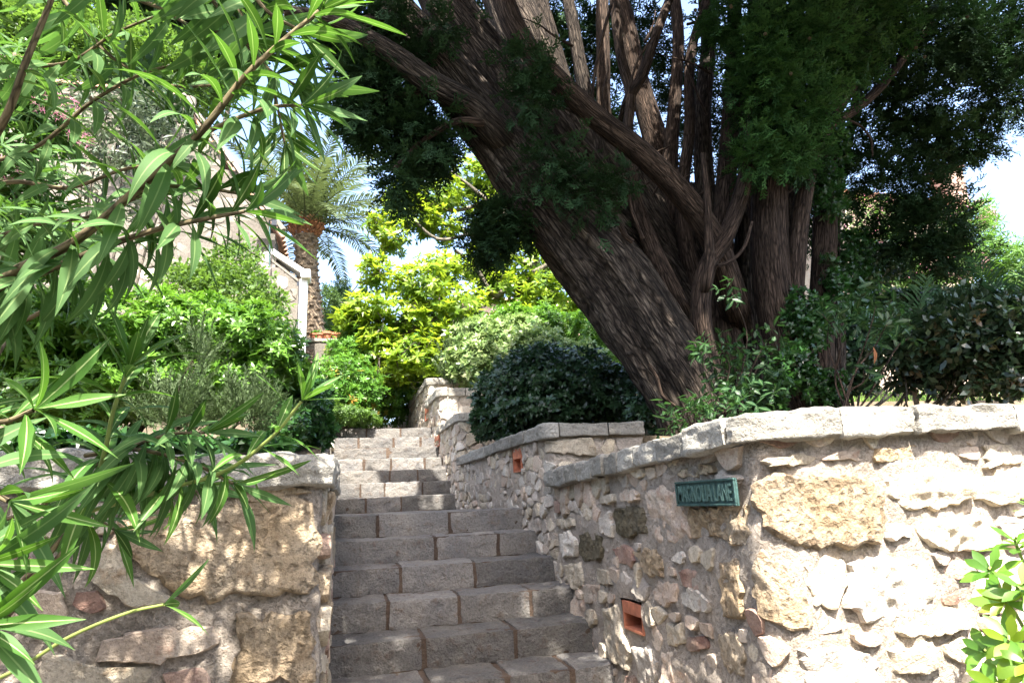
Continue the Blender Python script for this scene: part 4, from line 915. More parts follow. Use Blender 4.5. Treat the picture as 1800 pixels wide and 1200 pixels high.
MB = [(640, 540, 46, 26, 10.8, .5), (700, 560, 60, 30, 11, .6), (660, 600, 42, 34, 10.8, .5), (740, 500, 60, 40, 11, .6), (660, 475, 32, 26, 11.3, .4), (720, 620, 60, 40, 10.6, .5), (800, 540, 60, 40, 11, .6), (690, 420, 26, 24, 11.8, .5),
      (700, 360, 34, 34, 12, .5), (760, 340, 60, 36, 12.2, .6), (840, 310, 50, 34, 12.4, .6), (790, 400, 26, 22, 12, .4), (880, 370, 60, 46, 12.5, .6), (930, 470, 60, 60, 12.2, .6), (980, 520, 70, 50, 11.8, .6), (860, 470, 50, 36, 12, .5),
      (780, 470, 50, 28, 11.3, .5), (1040, 540, 40, 40, 11.6, .5), (870, 500, 40, 30, 11.7, .4), (740, 385, 40, 26, 12, .4), (900, 560, 40, 22, 11.6, .4), (780, 590, 40, 22, 10.7, .4), (690, 650, 50, 24, 10.6, .4), (660, 390, 16, 18, 11.8, .3), (620, 560, 30, 24, 10.7, .3), (745, 660, 50, 26, 10.8, .4)]
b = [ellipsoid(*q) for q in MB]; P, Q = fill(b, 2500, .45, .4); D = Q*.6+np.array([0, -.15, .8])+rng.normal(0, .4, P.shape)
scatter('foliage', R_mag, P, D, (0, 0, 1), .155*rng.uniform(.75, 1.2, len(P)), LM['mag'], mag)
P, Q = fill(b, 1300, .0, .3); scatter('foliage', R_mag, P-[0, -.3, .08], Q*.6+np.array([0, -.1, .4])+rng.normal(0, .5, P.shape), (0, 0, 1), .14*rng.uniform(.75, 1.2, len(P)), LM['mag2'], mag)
for k in range(170):       # thin bare twigs inside
    c, r = b[random.randrange(len(b))]; p = c+rng.normal(0, .4, 3)*r; d = norm(rng.normal(0, 1, 3)+[0, 0, .3])*random.uniform(.25, .6)
    V, F, uv = tube(catmull([p-d*.5, p+rng.normal(0, .05, 3), p+d*.5], 6), np.linspace(.01, .004, 6), 4); mk('twig', V, F, M['greybark'], mag, uv=uv)

# ---------------------------------------------------------------- date palm
PY = 17.
palm = thing('date_palm', 'tall date palm with feathery grey-green fronds beside the stone house', 'tree', at(545, 640, PY))
P, r = stem_px([(552, 640, 21), (548, 570, 19.5), (541, 500, 18.5), (538, 440, 18), (537, 415, 19)], PY, 60)
V, F, uv = tube(P, r, 24, 0); n_ = norm(V-np.repeat(P, 25, 0)); zz = V[:, 2]; an = np.arctan2(n_[:, 0], n_[:, 1])
V = V+n_*(.022*np.maximum(0, np.sin(zz*34+an*2))+.01*vn(V*9, 3))[:, None]; mk('trunk', V, F, M['palmtrunk'], palm, uv=uv)
top_c = at(537, 408, PY)
def stub(c, d, l, wd, mat, nm):
    V, F = box(-wd, wd, 0, l, -.02, .02); V[:, 0] *= np.where(V[:, 1] > 0, .6, 1); Fm = frame1(d, (0, 0, 1)); mk(nm, V @ Fm.T+c, F, mat, palm)
for k in range(150):         # diamond leaf scars on the trunk
    t = k/150; a = k*2.4; i = min(59, int(t*55)); c = P[i]; rr = r[i]; d = np.array([math.cos(a), math.sin(a), .9])
    stub(c+np.array([math.cos(a), math.sin(a), 0])*rr*.93, d, .09, .07, M['palmtrunk'], 'leaf_scar')
for k in range(90):          # ring of cut frond bases
    a = k*2.4; z = -.12+.5*k/90; rr = .24+.12*math.sin(min(1, k/60)*2.2); d = np.array([math.cos(a), math.sin(a), 1.0])
    stub(top_c+np.array([math.cos(a)*rr, math.sin(a)*rr, z-.05]), d, random.uniform(.1, .2), .06, M['boot'], 'frond_base')
def frond(c, az, el, L_, droop, mat, parent, nl=38, ll=.5, lw=.023, roll=.35, name='frond', vee=.5):
    t = np.linspace(0, 1, 20); ang = el-droop*t**1.4; h = np.r_[0, np.cumsum(np.cos(ang[:-1])*L_/19)]; z = np.r_[0, np.cumsum(np.sin(ang[:-1])*L_/19)]
    d = np.array([math.cos(az), math.sin(az), 0]); Pc = c+h[:, None]*d+z[:, None]*np.array([0, 0, 1]); T = norm(np.gradient(Pc, axis=0)); side = np.array([-math.sin(az), math.cos(az), 0])
    V, F, _ = tube(Pc, np.linspace(.022, .004, 20)*L_/3, 4); parts = [(V, F)]
    for i in range(nl):
        u = .12+.87*i/nl; x = u*19; k = min(18, int(x)); f = x-k; p = Pc[k]*(1-f)+Pc[k+1]*f; tt = T[k]; up = np.cross(tt, side); up *= -1 if up[2] < 0 else 1
        l = ll*math.sin(math.pi*(.12+.85*u))**.7*random.uniform(.85, 1.1)
        for s in (-1, 1):
            dd = norm(tt*random.uniform(.7, 1.0)+side*s+up*vee+rng.normal(0, .07, 3)); q = norm(np.cross(dd, up))*lw; e = p+dd*l-np.array([0, 0, l*.18]); m_ = p+dd*l*.55
            parts.append((np.array([p-q*.5, p+q*.5, m_+q, m_-q]), np.array([(0, 1, 2, 3)]))); parts.append((np.array([m_-q, m_+q, e+q*.15, e-q*.15]), np.array([(0, 1, 2, 3)])))
    V, F, _ = join(parts); mk(name, V, F, mat, parent, rnd=np.full(len(V), random.random()))
for k in range(46):
    az = k*2.4; f = k/46; el = R(86-80*f**.7+random.uniform(-5, 5)); frond(top_c+np.array([math.cos(az)*.12, math.sin(az)*.12, .35-.25*f]), az, el, random.uniform(2.5, 2.95)*(1-.12*(f < .15)), R(22+40*min(1, f*1.4)+random.uniform(-8, 10)), LM['palm'], palm, vee=.2)

# ---------------------------------------------------------------- stone house and annex
HY = 11.
house = thing('stone_house', 'stone gable house behind the oleander with clay verge tiles and slit windows', 'house', (-3, HY, 1))
H3 = lambda x, y: at(x, y, HY)
apex = H3(310, 178); lowr = H3(484, 412); PH = Path([(-9, HY), (lowr[0], HY)])
reg = [(0, .6), (9+lowr[0], .6), (9+lowr[0], lowr[2]), (9+apex[0], apex[2]), (0, apex[2]-.1)]
wins = [(205, 248, 217, 268), (257, 262, 269, 285), (311, 268, 321, 288)]
hw = []
for a, b_, c, d in wins:
    p, q = H3(a, b_), H3(c, d); hw.append((p[0]+9, q[0]+9, q[2], p[2]))
rubble(house, PH, lambda u: reg[2][1]+5, lambda u: .5, (), (.42, .24), ('houseA',), u0=3.2, seed=41, holes=hw, body_mat='housem', region=reg, proud=.012, res=.09, rough=.35, thick=.3, bres=.09, minv=2.3, gap=.012)
V = []
pts = [(-9, .6), (lowr[0], .6), (lowr[0], lowr[2]), (apex[0], apex[2]), (-9, apex[2]-.1)]
for yy in (HY+.08, HY+6): V += [(x, yy, z) for x, z in pts]
o = mk('wall', V, [tuple(range(5)), (9, 8, 7, 6, 5)]+[(i, i+5, (i+1) % 5+5, (i+1) % 5) for i in range(5)], M['housem'], house)
for k, (a, b_, c, d) in enumerate(wins):
    p, q = H3(a, b_), H3(c, d); f = [None]
    V, F = box(p[0], q[0], HY+.03, HY+.07, q[2], p[2]); pn = mk('window', V, F, M['darkpane'], house)
    for nm, bb in (('sill', (p[0]-.03, q[0]+.03, HY-.05, HY+.06, q[2]-.05, q[2]-.002)), ('mullion', ((p[0]+q[0])/2-.01, (p[0]+q[0])/2+.01, HY+.005, HY+.028, q[2], p[2])), ('jamb', (q[0]+.001, q[0]+.05, HY-.03, HY+.04, q[2], p[2]))):
        V, F = box(*bb); mk(nm, V, F, M['whitep'], pn)
def half_tile(a, b_, r, parent, name='roof_tile', mat='tile'):   # half-round clay tile from a to b
    a = np.array(a, float); b_ = np.array(b_, float); d = norm(b_-a); s = norm(np.cross(d, (0, 0, 1.))); up = np.cross(s, d); V = []
    for rr in (r, r*.8):
        for q, sc in ((a, 1.12), (b_, .92)):
            for t in np.linspace(0, math.pi, 7): V.append(q+s*math.cos(t)*rr*sc+up*math.sin(t)*rr*sc)
    F = []
    for k in range(6): F += [(k, k+1, k+8, k+7), (14+k, 21+k, 22+k, 15+k), (k, 14+k, 15+k, k+1), (7+k, 8+k, 22+k, 21+k)]
    mk(name, V, F, M[mat], parent)
p0 = np.array([-7., HY-.05, apex[2]+.02]); n = 20
for i in range(n):
    a = p0+(apex-p0)*np.array([1, 0, 1])*(i/n); b_ = p0+(apex-p0)*np.array([1, 0, 1])*((i+1.12)/n); half_tile(b_+[0, -.05, 0], a+[0, -.05, 0], .085, house)
V, F = rough_block(-7, apex[0]+.1, HY-.14, HY+.1, apex[2]-.16, apex[2]-.02, .2, .01, .008, 3, 5); mk('eaves_band', V, F, M['houseA'], house)
n = 10
for i in range(n):
    a = apex+(lowr-apex)*(i/n); b_ = apex+(lowr-apex)*((i+1.12)/n); half_tile(np.array([b_[0]+.08, HY-.05, b_[2]+.06]), np.array([a[0]+.08, HY-.05, a[2]+.09]), .085, house, 'verge_tile', 'houseA')
# roof slope behind the verge, rows of tiles
for j in range(1, 9):
    for i in range(n):
        a = apex+(lowr-apex)*(i/n); b_ = apex+(lowr-apex)*((i+1.12)/n); half_tile(np.array([b_[0]+.05, HY+j*.2, b_[2]+.02]), np.array([a[0]+.05, HY+j*.2, a[2]+.05]), .085, house, 'roof_tile')
annex = thing('stone_annex', 'low crazy-stone annex with white sloping gutter board and white corner post', 'annex', (-.8, 11.2, 1.2))
PA = Path([(-3.2, 10.9), (H3(526, 490)[0], 10.9)]); aw = PA.len
ra = [(0, .6), (aw, .6), (aw, H3(526, 488)[2]-.06), (aw-.65, H3(470, 452)[2]-.03), (0, 4.6)]
rubble(annex, PA, lambda u: 4.9, lambda u: .6, (), (.3, .24), ('houseA', 'white', 'houseA'), u0=0, seed=43, body_mat='housem', region=ra, proud=.012, res=.06, rough=.4, bres=.06, minv=2.2, gap=.008)
pts = [(-3.2, .6), (H3(526, 490)[0], .6), (H3(526, 490)[0], ra[2][1]), (-1.3, 4.4), (-3.2, 4.4)]; V = []
for yy in (10.98, 14): V += [(x, yy, z) for x, z in pts]
mk('wall', V, [tuple(range(5)), (9, 8, 7, 6, 5)]+[(i, i+5, (i+1) % 5+5, (i+1) % 5) for i in range(5)], M['housem'], annex)
def beam(a, b_, wd, hgt, dy, mat, nm, parent):
    a = np.array(a, float); b_ = np.array(b_, float); V = []
    for q in (a, b_):
        for y in (-dy, dy):
            for z in (-hgt, hgt): V.append(q+[0, y, z])
    mk(nm, V, [(0, 1, 3, 2), (4, 6, 7, 5), (0, 4, 5, 1), (2, 3, 7, 6), (0, 2, 6, 4), (1, 5, 7, 3)], M[mat], parent)
beam(H3(478, 446), H3(543, 488), 0, .05, .16, 'whitep', 'fascia_board', annex); beam(H3(474, 452)-[0, 0, .06], H3(524, 490)-[0, 0, .06], 0, .022, .12, 'houseA', 'soffit_tile', annex)
q = H3(540, 486); V, F = box(q[0]-.09, q[0]+.06, 10.75, 11.1, q[2]-.09, q[2]+.04); mk('gutter_end', V, F, M['whitep'], annex)
a, b_ = H3(525, 492), H3(541, 570); V, F = box(a[0]+.03, b_[0]-.02, 10.86, 11.1, 1.2, a[2]-.03); mk('corner_post', V, F, M['whitep'], annex)
V, F = box(a[0]-.02, a[0]+.025, 10.9, 11.05, 1.2, a[2]-.06); mk('dark_gap', V, F, M['darkpane'], annex)
lamp = thing('pole_lamp', 'small pale lamp head on a thin grey pole at the house corner', 'lamp', H3(482, 470))
V, F, _ = tube(np.array([H3(477, 480), H3(477, 400)])-[0, .3, 0], [.012, .012], 8); mk('pole', V, F, M['bronze'], lamp)
c = H3(468, 395)-[0, .3, 0]; V, F = rough_block(c[0]-.16, c[0]+.2, c[1]-.1, c[1]+.1, c[2]-.05, c[2]+.07, .05, .04, .004, 1); mk('lamp_head', V, F, M['whitep'], lamp, smooth=True)
V, F = box(c[0]+.12, c[0]+.2, c[1]-.06, c[1]+.04, c[2]-.15, c[2]-.05); mk('sensor_box', V, F, M['darkpane'], lamp)
# pot terrace
PT = Path([(-1.6, 11.6), (.02, 11.6), (.4, 12.6)], .05); tw_ = thing('pot_terrace_wall', 'small stone terrace wall with a ledge holding four terracotta pots', 'wall', (-.4, 11.6, 1.1))
pz = at(570, 595, 11.6)[2]
rubble(tw_, PT, lambda u: pz-.08-.0*u, lambda u: 1., (), (.24, .17), ('houseA', 'grey'), seed=45, body_mat='housem', proud=.012, res=.06, bres=.08, rough=.5)
coping(tw_, PT, [0, .5, 1.0, 1.5, 2.1, 2.6], lambda u: pz, .07, .05, .3, seed=46)
sh = thing('slatted_shutter', 'small brown slatted opening in the pot terrace wall', 'shutter', at(532, 622, 11.5))
for k in range(5):
    c = at(532, 622, 11.5)+[0, 0, .08-.05*k]; V, F = box(c[0]-.17, c[0]+.17, 11.49, 11.53, c[2]-.012, c[2]+.012); V[:, 2] -= (V[:, 0]-c[0])*.1; mk('slat', V, F, M['shutter'], sh)
def lathe(prof, c, seg=20):
    V = []; F = []
    for r_, z in prof:
        for k in range(seg): a = k/seg*2*math.pi; V.append((c[0]+r_*math.cos(a), c[1]+r_*math.sin(a), c[2]+z))
    for i in range(len(prof)-1):
        for k in range(seg): F.append((i*seg+k, i*seg+(k+1) % seg, (i+1)*seg+(k+1) % seg, (i+1)*seg+k))
    return V, F
for k, (px, lb, sc) in enumerate([(551, 'leftmost terracotta pot on the ledge of the pot terrace', .85), (562, 'second terracotta pot from the house on the terrace ledge', .9), (575, 'third and tallest terracotta pot on the terrace ledge', 1.1), (590, 'terracotta pot at the free end of the terrace ledge', 1.)]):
    c = at(px, 592, 11.72); c = np.array([c[0], 11.74, pz]); t = thing('terracotta_pot', lb, 'pot', c, 'terracotta pots on the terrace ledge')
    V, F = lathe([(0, 0), (.05*sc, 0), (.075*sc, .13*sc), (.068*sc, .13*sc), (.045*sc, .03), (0, .03)], c); mk('body', V, F, M['terra'], t, smooth=True)
    V, F = lathe([(.074*sc, .105*sc), (.085*sc, .105*sc), (.087*sc, .14*sc), (.072*sc, .14*sc)], c); mk('rim', V, F, M['terra'], t)
    V, F = lathe([(0, .1*sc), (.066*sc, .1*sc)], c); mk('soil', V, F, M['soil'], t)
    P = np.tile(c+[0, 0, .12*sc], (10, 1))+rng.normal(0, .03, (10, 3)); scatter('foliage', R_small, P, rng.normal(0, .5, (10, 3))+[0, 0, 1], (0, 0, 1), .06, LM['bus'], t)

# ---------------------------------------------------------------- distant planting and buildings
def treeb(name, label, base, blobs, n, temps, s, mat, r0=.08, nst=5, **k): return bush(name, label, 'tree', base, blobs, n, temps, s, mat, nst=nst, r0=r0, **k)
treeb('slim_cypress', 'thin distant cypress column between the palm and the magnolia', at(600, 640, 26), [(600, 525, 9, 34, 26, .3), (601, 560, 11, 34, 26, .3), (600, 600, 12, 36, 26, .3)], 700, SP, .35, LM['cyp'], shell=.4, up=1.5)
treeb('distant_oleander', 'distant dark shrub tree with pink flowers right of the palm trunk', at(575, 640, 22), [(572, 550, 26, 40, 22, .8), (585, 590, 34, 36, 21, .8), (560, 600, 24, 30, 20, .6), (610, 600, 26, 34, 23, .6)], 2600, T_twig, .22, LM['far'])
treeb('round_garden_tree', 'pale green tree crown behind the gable roof', at(250, 600, 14), [(130, 110, 130, 50, 14, 1), (330, 140, 60, 40, 14.5, 1), (240, 110, 90, 40, 15, 1), (20, 90, 90, 80, 13, .8), (60, 30, 90, 60, 14, 1)], 4200, T_twig, .29, LM['fern'], r0=.1)
treeb('dark_pine', 'dark conifer showing between the oleander leaves above the house', at(330, 600, 17), [(350, 60, 90, 60, 17, 1.2), (250, 30, 90, 50, 17, 1.2), (430, 40, 60, 50, 17, 1), (260, 180, 34, 26, 10.5, .3), (330, 120, 50, 40, 17, 1)], 2400, SPC, .55, LM['cyp'], r0=.12, shell=.2)
treeb('far_hedge_row', 'far green belt of trees closing the view behind the magnolia', at(900, 600, 24), [(800, 620, 130, 60, 20, 1.5), (1000, 600, 150, 60, 20, 1.5), (1200, 640, 150, 70, 18, 1.5), (680, 640, 70, 40, 22, 1), (620, 650, 60, 30, 24, 1)], 4500, T_twig, .4, LM['bus'], r0=.1)
ph = thing('pink_house', 'pale pink rendered house glimpsed through the magnolia', 'house', at(890, 640, 22))
a, b_ = at(850, 530, 22), at(1080, 640, 22); V, F = box(a[0], b_[0], 22, 27, 1.2, a[2]); mk('wall', V, F, plain('pink_render', (.58, .36, .32), .9), ph)
V = [(a[0]-.3, 21.7, a[2]), (b_[0]+.3, 21.7, a[2]), (b_[0]+.3, 24.5, a[2]+1.0), (a[0]-.3, 24.5, a[2]+1.0), (a[0]-.3, 27.3, a[2]), (b_[0]+.3, 27.3, a[2])]; mk('roof', V, [(0, 1, 2, 3), (3, 2, 5, 4), (0, 3, 4), (1, 5, 2)], M['tile'], ph)
for wx in (870, 920, 980): c = at(wx, 575, 21.95); V, F = box(c[0]-.3, c[0]+.3, 21.93, 21.99, c[2]-.45, c[2]+.45); mk('window', V, F, M['darkpane'], ph)
rh = thing('red_roofed_stone_house', 'stone house with red tiled roof behind the right-hand cypress branches', 'house', at(1600, 600, 13))
a, b_ = at(1480, 350, 13), at(1680, 350, 13); zt = a[2]; V, F = rough_block(a[0], b_[0], 13, 17, .5, zt, .3, .01, .02, 3, 3); mk('wall', V, F, M['pink'], rh)
for j in range(7):
    for i in range(17):
        x = a[0]-.1+i*(b_[0]-a[0]+.3)/17; half_tile((x, 12.7+j*.36, zt+.02+j*.17), (x, 13.12+j*.36, zt+.17+j*.17), .085, rh)
c = at(1672, 300, 13.2); V, F = rough_block(c[0]-.3, c[0]+.3, 13.1, 13.7, c[2]-1.2, c[2]+.05, .1, .03, .02, 4, 6); mk('chimney', V, F, M['brick'], rh)
wall1b = M['brick']; V, F = rough_block(c[0]-.36, c[0]+.36, 13.04, 13.76, c[2]+.052, c[2]+.14, .1, .03, .01, 5, 6); mk('chimney_cap', V, F, wall1b, rh)
def flowers(parent, blobs, n, s):
    b = [ellipsoid(*q) for q in blobs]; P, Q = fill(b, n, .7, .2); T = [rosette(5, 1, .8, .35, .1, 1, .3, .1, 50+i, .7) for i in range(2)]
    scatter('flower', T, P, Q+[0, -.3, .3], (0, 0, 1), s, LM['pet'], parent)
ob = [(1700, 420, 60, 70, 8.5, .6), (1760, 460, 70, 50, 8, .6), (1640, 470, 80, 60, 8.6, .6), (1540, 400, 60, 70, 9, .6), (1560, 480, 80, 60, 9, .6), (1800, 480, 50, 50, 7.6, .6), (1720, 380, 30, 30, 8.6, .4)]
t = bush('pink_oleander_tree', 'pink-flowered oleander behind the dark shrubs on the right', 'shrub', at(1660, 700, 8.8), ob, 1700, R_long, .17, LM['oley'], .4, .8, .5, .3, 9, .03)
flowers(t, [(1520, 400, 45, 70, 8.4, .3), (1700, 370, 50, 34, 8.1, .3), (1750, 380, 28, 20, 8, .3), (1600, 450, 60, 40, 8.2, .3), (1680, 460, 70, 30, 7.9, .3), (1540, 360, 40, 30, 8.3, .3)], 700, .04)
ob = [(25, 330, 70, 110, 3.6, .4), (95, 225, 40, 36, 3.7, .3), (25, 170, 60, 80, 3.6, .4), (50, 430, 70, 50, 3.5, .4)]
t = bush('flowering_oleander', 'smaller-leaved oleander with pink flowers behind the big arching branches', 'shrub', (-2.2, 3.7, .1), ob, 260, R_long, .16, LM['ole'], .3, .7, .6, .3, 9, .016)
flowers(t, [(30, 120, 30, 20, 3.3, .1), (100, 185, 40, 22, 3.3, .1), (140, 240, 20, 16, 3.3, .1), (10, 300, 20, 20, 3.3, .1)], 130, .022)
bush('olive_branches', 'grey-leaved young olive tree in front of the gable wall', 'tree', (-2.4, 6.5, .7), [(250, 260, 80, 50, 6.5, .4), (200, 220, 40, 40, 6.5, .3), (300, 240, 50, 36, 6.6, .3), (180, 300, 60, 40, 6.4, .3), (160, 200, 30, 50, 6.4, .3)], 170, T_oli, .33, LM['oli'], .1, .4, .7, .3, 10, .02)

# ---------------------------------------------------------------- right bed behind the near wall
bush('bay_shrub', 'glossy mottled bay shrub arching behind the sunlit coping on the right', 'shrub', (4.1, 4.3, .13),
     [(1700, 600, 110, 48, 3.7, .4), (1780, 600, 70, 60, 3.5, .4), (1640, 610, 60, 40, 3.9, .3), (1740, 650, 90, 24, 3.6, .3), (1620, 640, 60, 24, 3.9, .3), (1780, 560, 30, 40, 3.5, .2), (1690, 550, 30, 26, 3.8, .2)], 1250, T_twig, .16, LM['bay'], .35, .1, .6, .3, 12, .013)
bush('young_laurel', 'slender sapling with broad blue-green leaves left of the bay shrub', 'sapling', at(1480, 740, 3.3), [(1520, 540, 46, 22, 3.3, .1), (1560, 560, 40, 16, 3.2, .1), (1470, 570, 50, 26, 3.3, .12), (1520, 640, 22, 24, 3.2, .08), (1590, 590, 30, 24, 3.3, .1), (1450, 560, 20, 20, 3.3, .1)], 44, [loose(5, .62, .26, 40+i, 4) for i in range(3)], .13, LM['lau'], .1, .1, .8, .2, 6, .008)
bush('trunk_base_laurel', 'dark broad-leaved laurel sprouts at the foot of the cypress', 'shrub', at(1300, 760, 3.9), [(1290, 640, 55, 40, 3.9, .2), (1250, 610, 35, 26, 3.9, .15), (1300, 690, 40, 30, 3.8, .15), (1330, 600, 34, 22, 4, .15), (1350, 640, 34, 30, 4, .2), (1290, 510, 26, 16, 4.1, .1)], 80, [loose(6, .6, .27, 50+i, 4) for i in range(3)], .125, LM['lau'], .1, .2, .7, .2, 6, .008)
bush('laurel_seedlings', 'low bright laurel leaves poking over the bend of the near coping', 'plant', at(1200, 760, 3.4), [(1200, 745, 50, 12, 3.2, .12), (1250, 728, 45, 14, 3.1, .1), (1310, 705, 50, 12, 3.1, .1)], 60, [loose(6, .6, .22, 60+i, 4) for i in range(3)], .11, LM['lau'], .1, .4, .6, .2, 4, .006)
bush('climbing_ivy', 'dark ivy climbing the rear cypress stems', 'ivy', at(1450, 740, 4.9), [(1455, 330, 34, 60, 4.9, .15), (1470, 250, 30, 40, 5, .15), (1420, 560, 50, 60, 4.5, .1), (1400, 650, 50, 50, 4.4, .1), (1450, 680, 50, 40, 4.5, .1), (1470, 500, 16, 70, 4.9, .1), (1340, 700, 50, 26, 4.2, .1), (1500, 470, 40, 100, 5.4, .2)], 1900, R_small, .055, LM['ivy'], .3, .2, .7, .3, 6, .006)
bush('rear_dark_shrub', 'dark green shrub mass in shade behind the cypress stems', 'shrub', at(1500, 740, 6.4), [(1560, 560, 90, 60, 6.4, .4), (1480, 620, 60, 80, 6.3, .4), (1640, 540, 80, 36, 6.2, .3), (1720, 530, 70, 30, 6, .3), (1300, 620, 60, 90, 6.6, .3), (1540, 460, 50, 40, 6.6, .3)], 3000, R_small, .09, LM['shr'], .5, .2, .6, .3, 8, .015)
fan = thing('dwarf_palm', 'spiky dark dwarf palm fronds standing among the shrubs on the right', 'palm', at(1600, 740, 4.6))
fb = at(1600, 650, 4.0)
for k in range(9):
    az = R(-20+k*47); frond(fb, az, R(70-(k % 3)*14), .75, R(25), LM['fan'], fan, 20, .24, .008)
    V, F, _ = tube(np.array([fb-[0, 0, .4], fb]), [.02, .02], 6)
mk('stem', V, F, M['palmtrunk'], fan)
sag = thing('spiky_sago_palm', 'stiff needle-leaved sago palm at the right edge above the coping', 'palm', at(1790, 700, 4.0)); sb = at(1800, 600, 3.6)
for k in range(11): frond(sb, R(k*33), R(55-(k % 3)*14), .85, R(30), LM['fan'], sag, 26, .2, .007)
V, F, _ = tube(np.array([sb-[0, 0, .5], sb]), [.05, .05], 8); mk('stem', V, F, M['palmtrunk'], sag)
dl = thing('dead_leaf', 'single rust-coloured dead leaf caught on the sapling', 'leaf', at(1543, 622, 3.2)); T = leaf_t(.11, .036, 5, .5, .5); W = xf(T, frame1((.25, .1, -1), (0, -1, .2)), at(1535, 610, 3.2)); mk('blade', W[0], W[1], LM['rust'], dl, uv=W[2])
# lawn behind the shrubs
xs = rng.uniform(3, 14, 16000); ys = rng.uniform(6.5, 14, 16000); bl = np.array([(-.012, 0, 0), (.012, 0, 0), (.004, 1, 0), (-.004, 1, .1)]); 
P = np.c_[xs, ys, [right_h(a, b_) for a, b_ in zip(xs, ys)]]; lawn = scatter('lawn_grass', [(bl*[3, 1, 1], np.array([(0, 1, 2, 3)]), None)], P, rng.normal(0, .35, P.shape)+[0, 0, 1], (0, 1, 0), rng.uniform(.1, .22, 16000), LM['gra'], None)
lawn['label'] = 'sunlit lawn and low weeds glimpsed under the shrubs on the right'; lawn['category'] = 'grass'
for i in range(14):   # leaf litter and weeds at the step edges
    pass
xs = rng.uniform(0, 1, 1100); wk = rng.integers(0, 9, 1100); P = np.c_[xs**.45*1.44, Y0-wk*TR+TR-.02-rng.random(1100)**3*.24, Z0-RS*wk+.003]
lit = scatter('leaf_litter', [leaf_t(1, .35, 1, .2, .3)], P, rng.normal(0, 1, P.shape)*[1, 1, .12], (0, 0, 1), rng.uniform(.006, .022, 1100), LM['rust'], None); lit['label'] = 'dry leaf crumbs lying on the stone steps'; lit['category'] = 'litter'

# ---------------------------------------------------------------- near pittosporum sprig, bottom right
pit = thing('near_pittosporum', 'glossy pittosporum with lime-green young shoots in the bottom right corner', 'shrub', (2.35, 1.5, -1.55))
TW = [leaf_t(1, .36, 6, .12, c, .62) for c in (.1, .4, .8)]
for k, (px, py, y, lean, new) in enumerate([(1745, 1010, 1.62, (-.6, -.2, .5), 0), (1770, 1060, 1.55, (-.7, -.3, .3), 1), (1790, 960, 1.6, (-.3, -.2, .9), 0), (1800, 1040, 1.5, (-.3, -.4, .6), 0), (1780, 1130, 1.5, (-.7, -.3, .3), 1), (1810, 1170, 1.45, (-.5, -.3, .4), 1),
                                        (1830, 900, 1.6, (.1, -.1, 1), 0), (1850, 1080, 1.5, (-.1, -.3, .7), 1), (1740, 1150, 1.6, (-.6, -.1, .3), 0), (1860, 980, 1.6, (.2, -.1, .8), 0), (1760, 1210, 1.5, (-.6, -.3, .3), 1)]):
    c = at(px, py, y); d = norm(np.array(lean)); b0 = np.array([2.3, 1.55, -1.0])+rng.normal(0, .08, 3); P = catmull([b0, b0*.4+c*.6-[0, 0, .1], c-d*.03, c+d*.03], 14)
    V, F, uv = tube(P, np.linspace(.008, .0028, 14), 7); mk('stem', V, F, M['twiggreen'], pit, uv=uv)
    for i in range(11):
        a = i*2.4; X = norm(np.cross(d, (0, 0, 1.))); Yv = np.cross(X, d); e = .25+.75*(i/11); dd = norm(d*(e*1.1-.1)+(X*math.cos(a)+Yv*math.sin(a)))
        T = xf(random.choice(TW), frame1(dd, d+rng.normal(0, .15, 3)), c+d*(.03*i/11-.01), random.uniform(.08, .105)*(1-.25*i/11)); mk('leaf', T[0], T[1], LM['mag'] if new and i > 4 else LM['pit'], pit, uv=T[2], smooth=True)

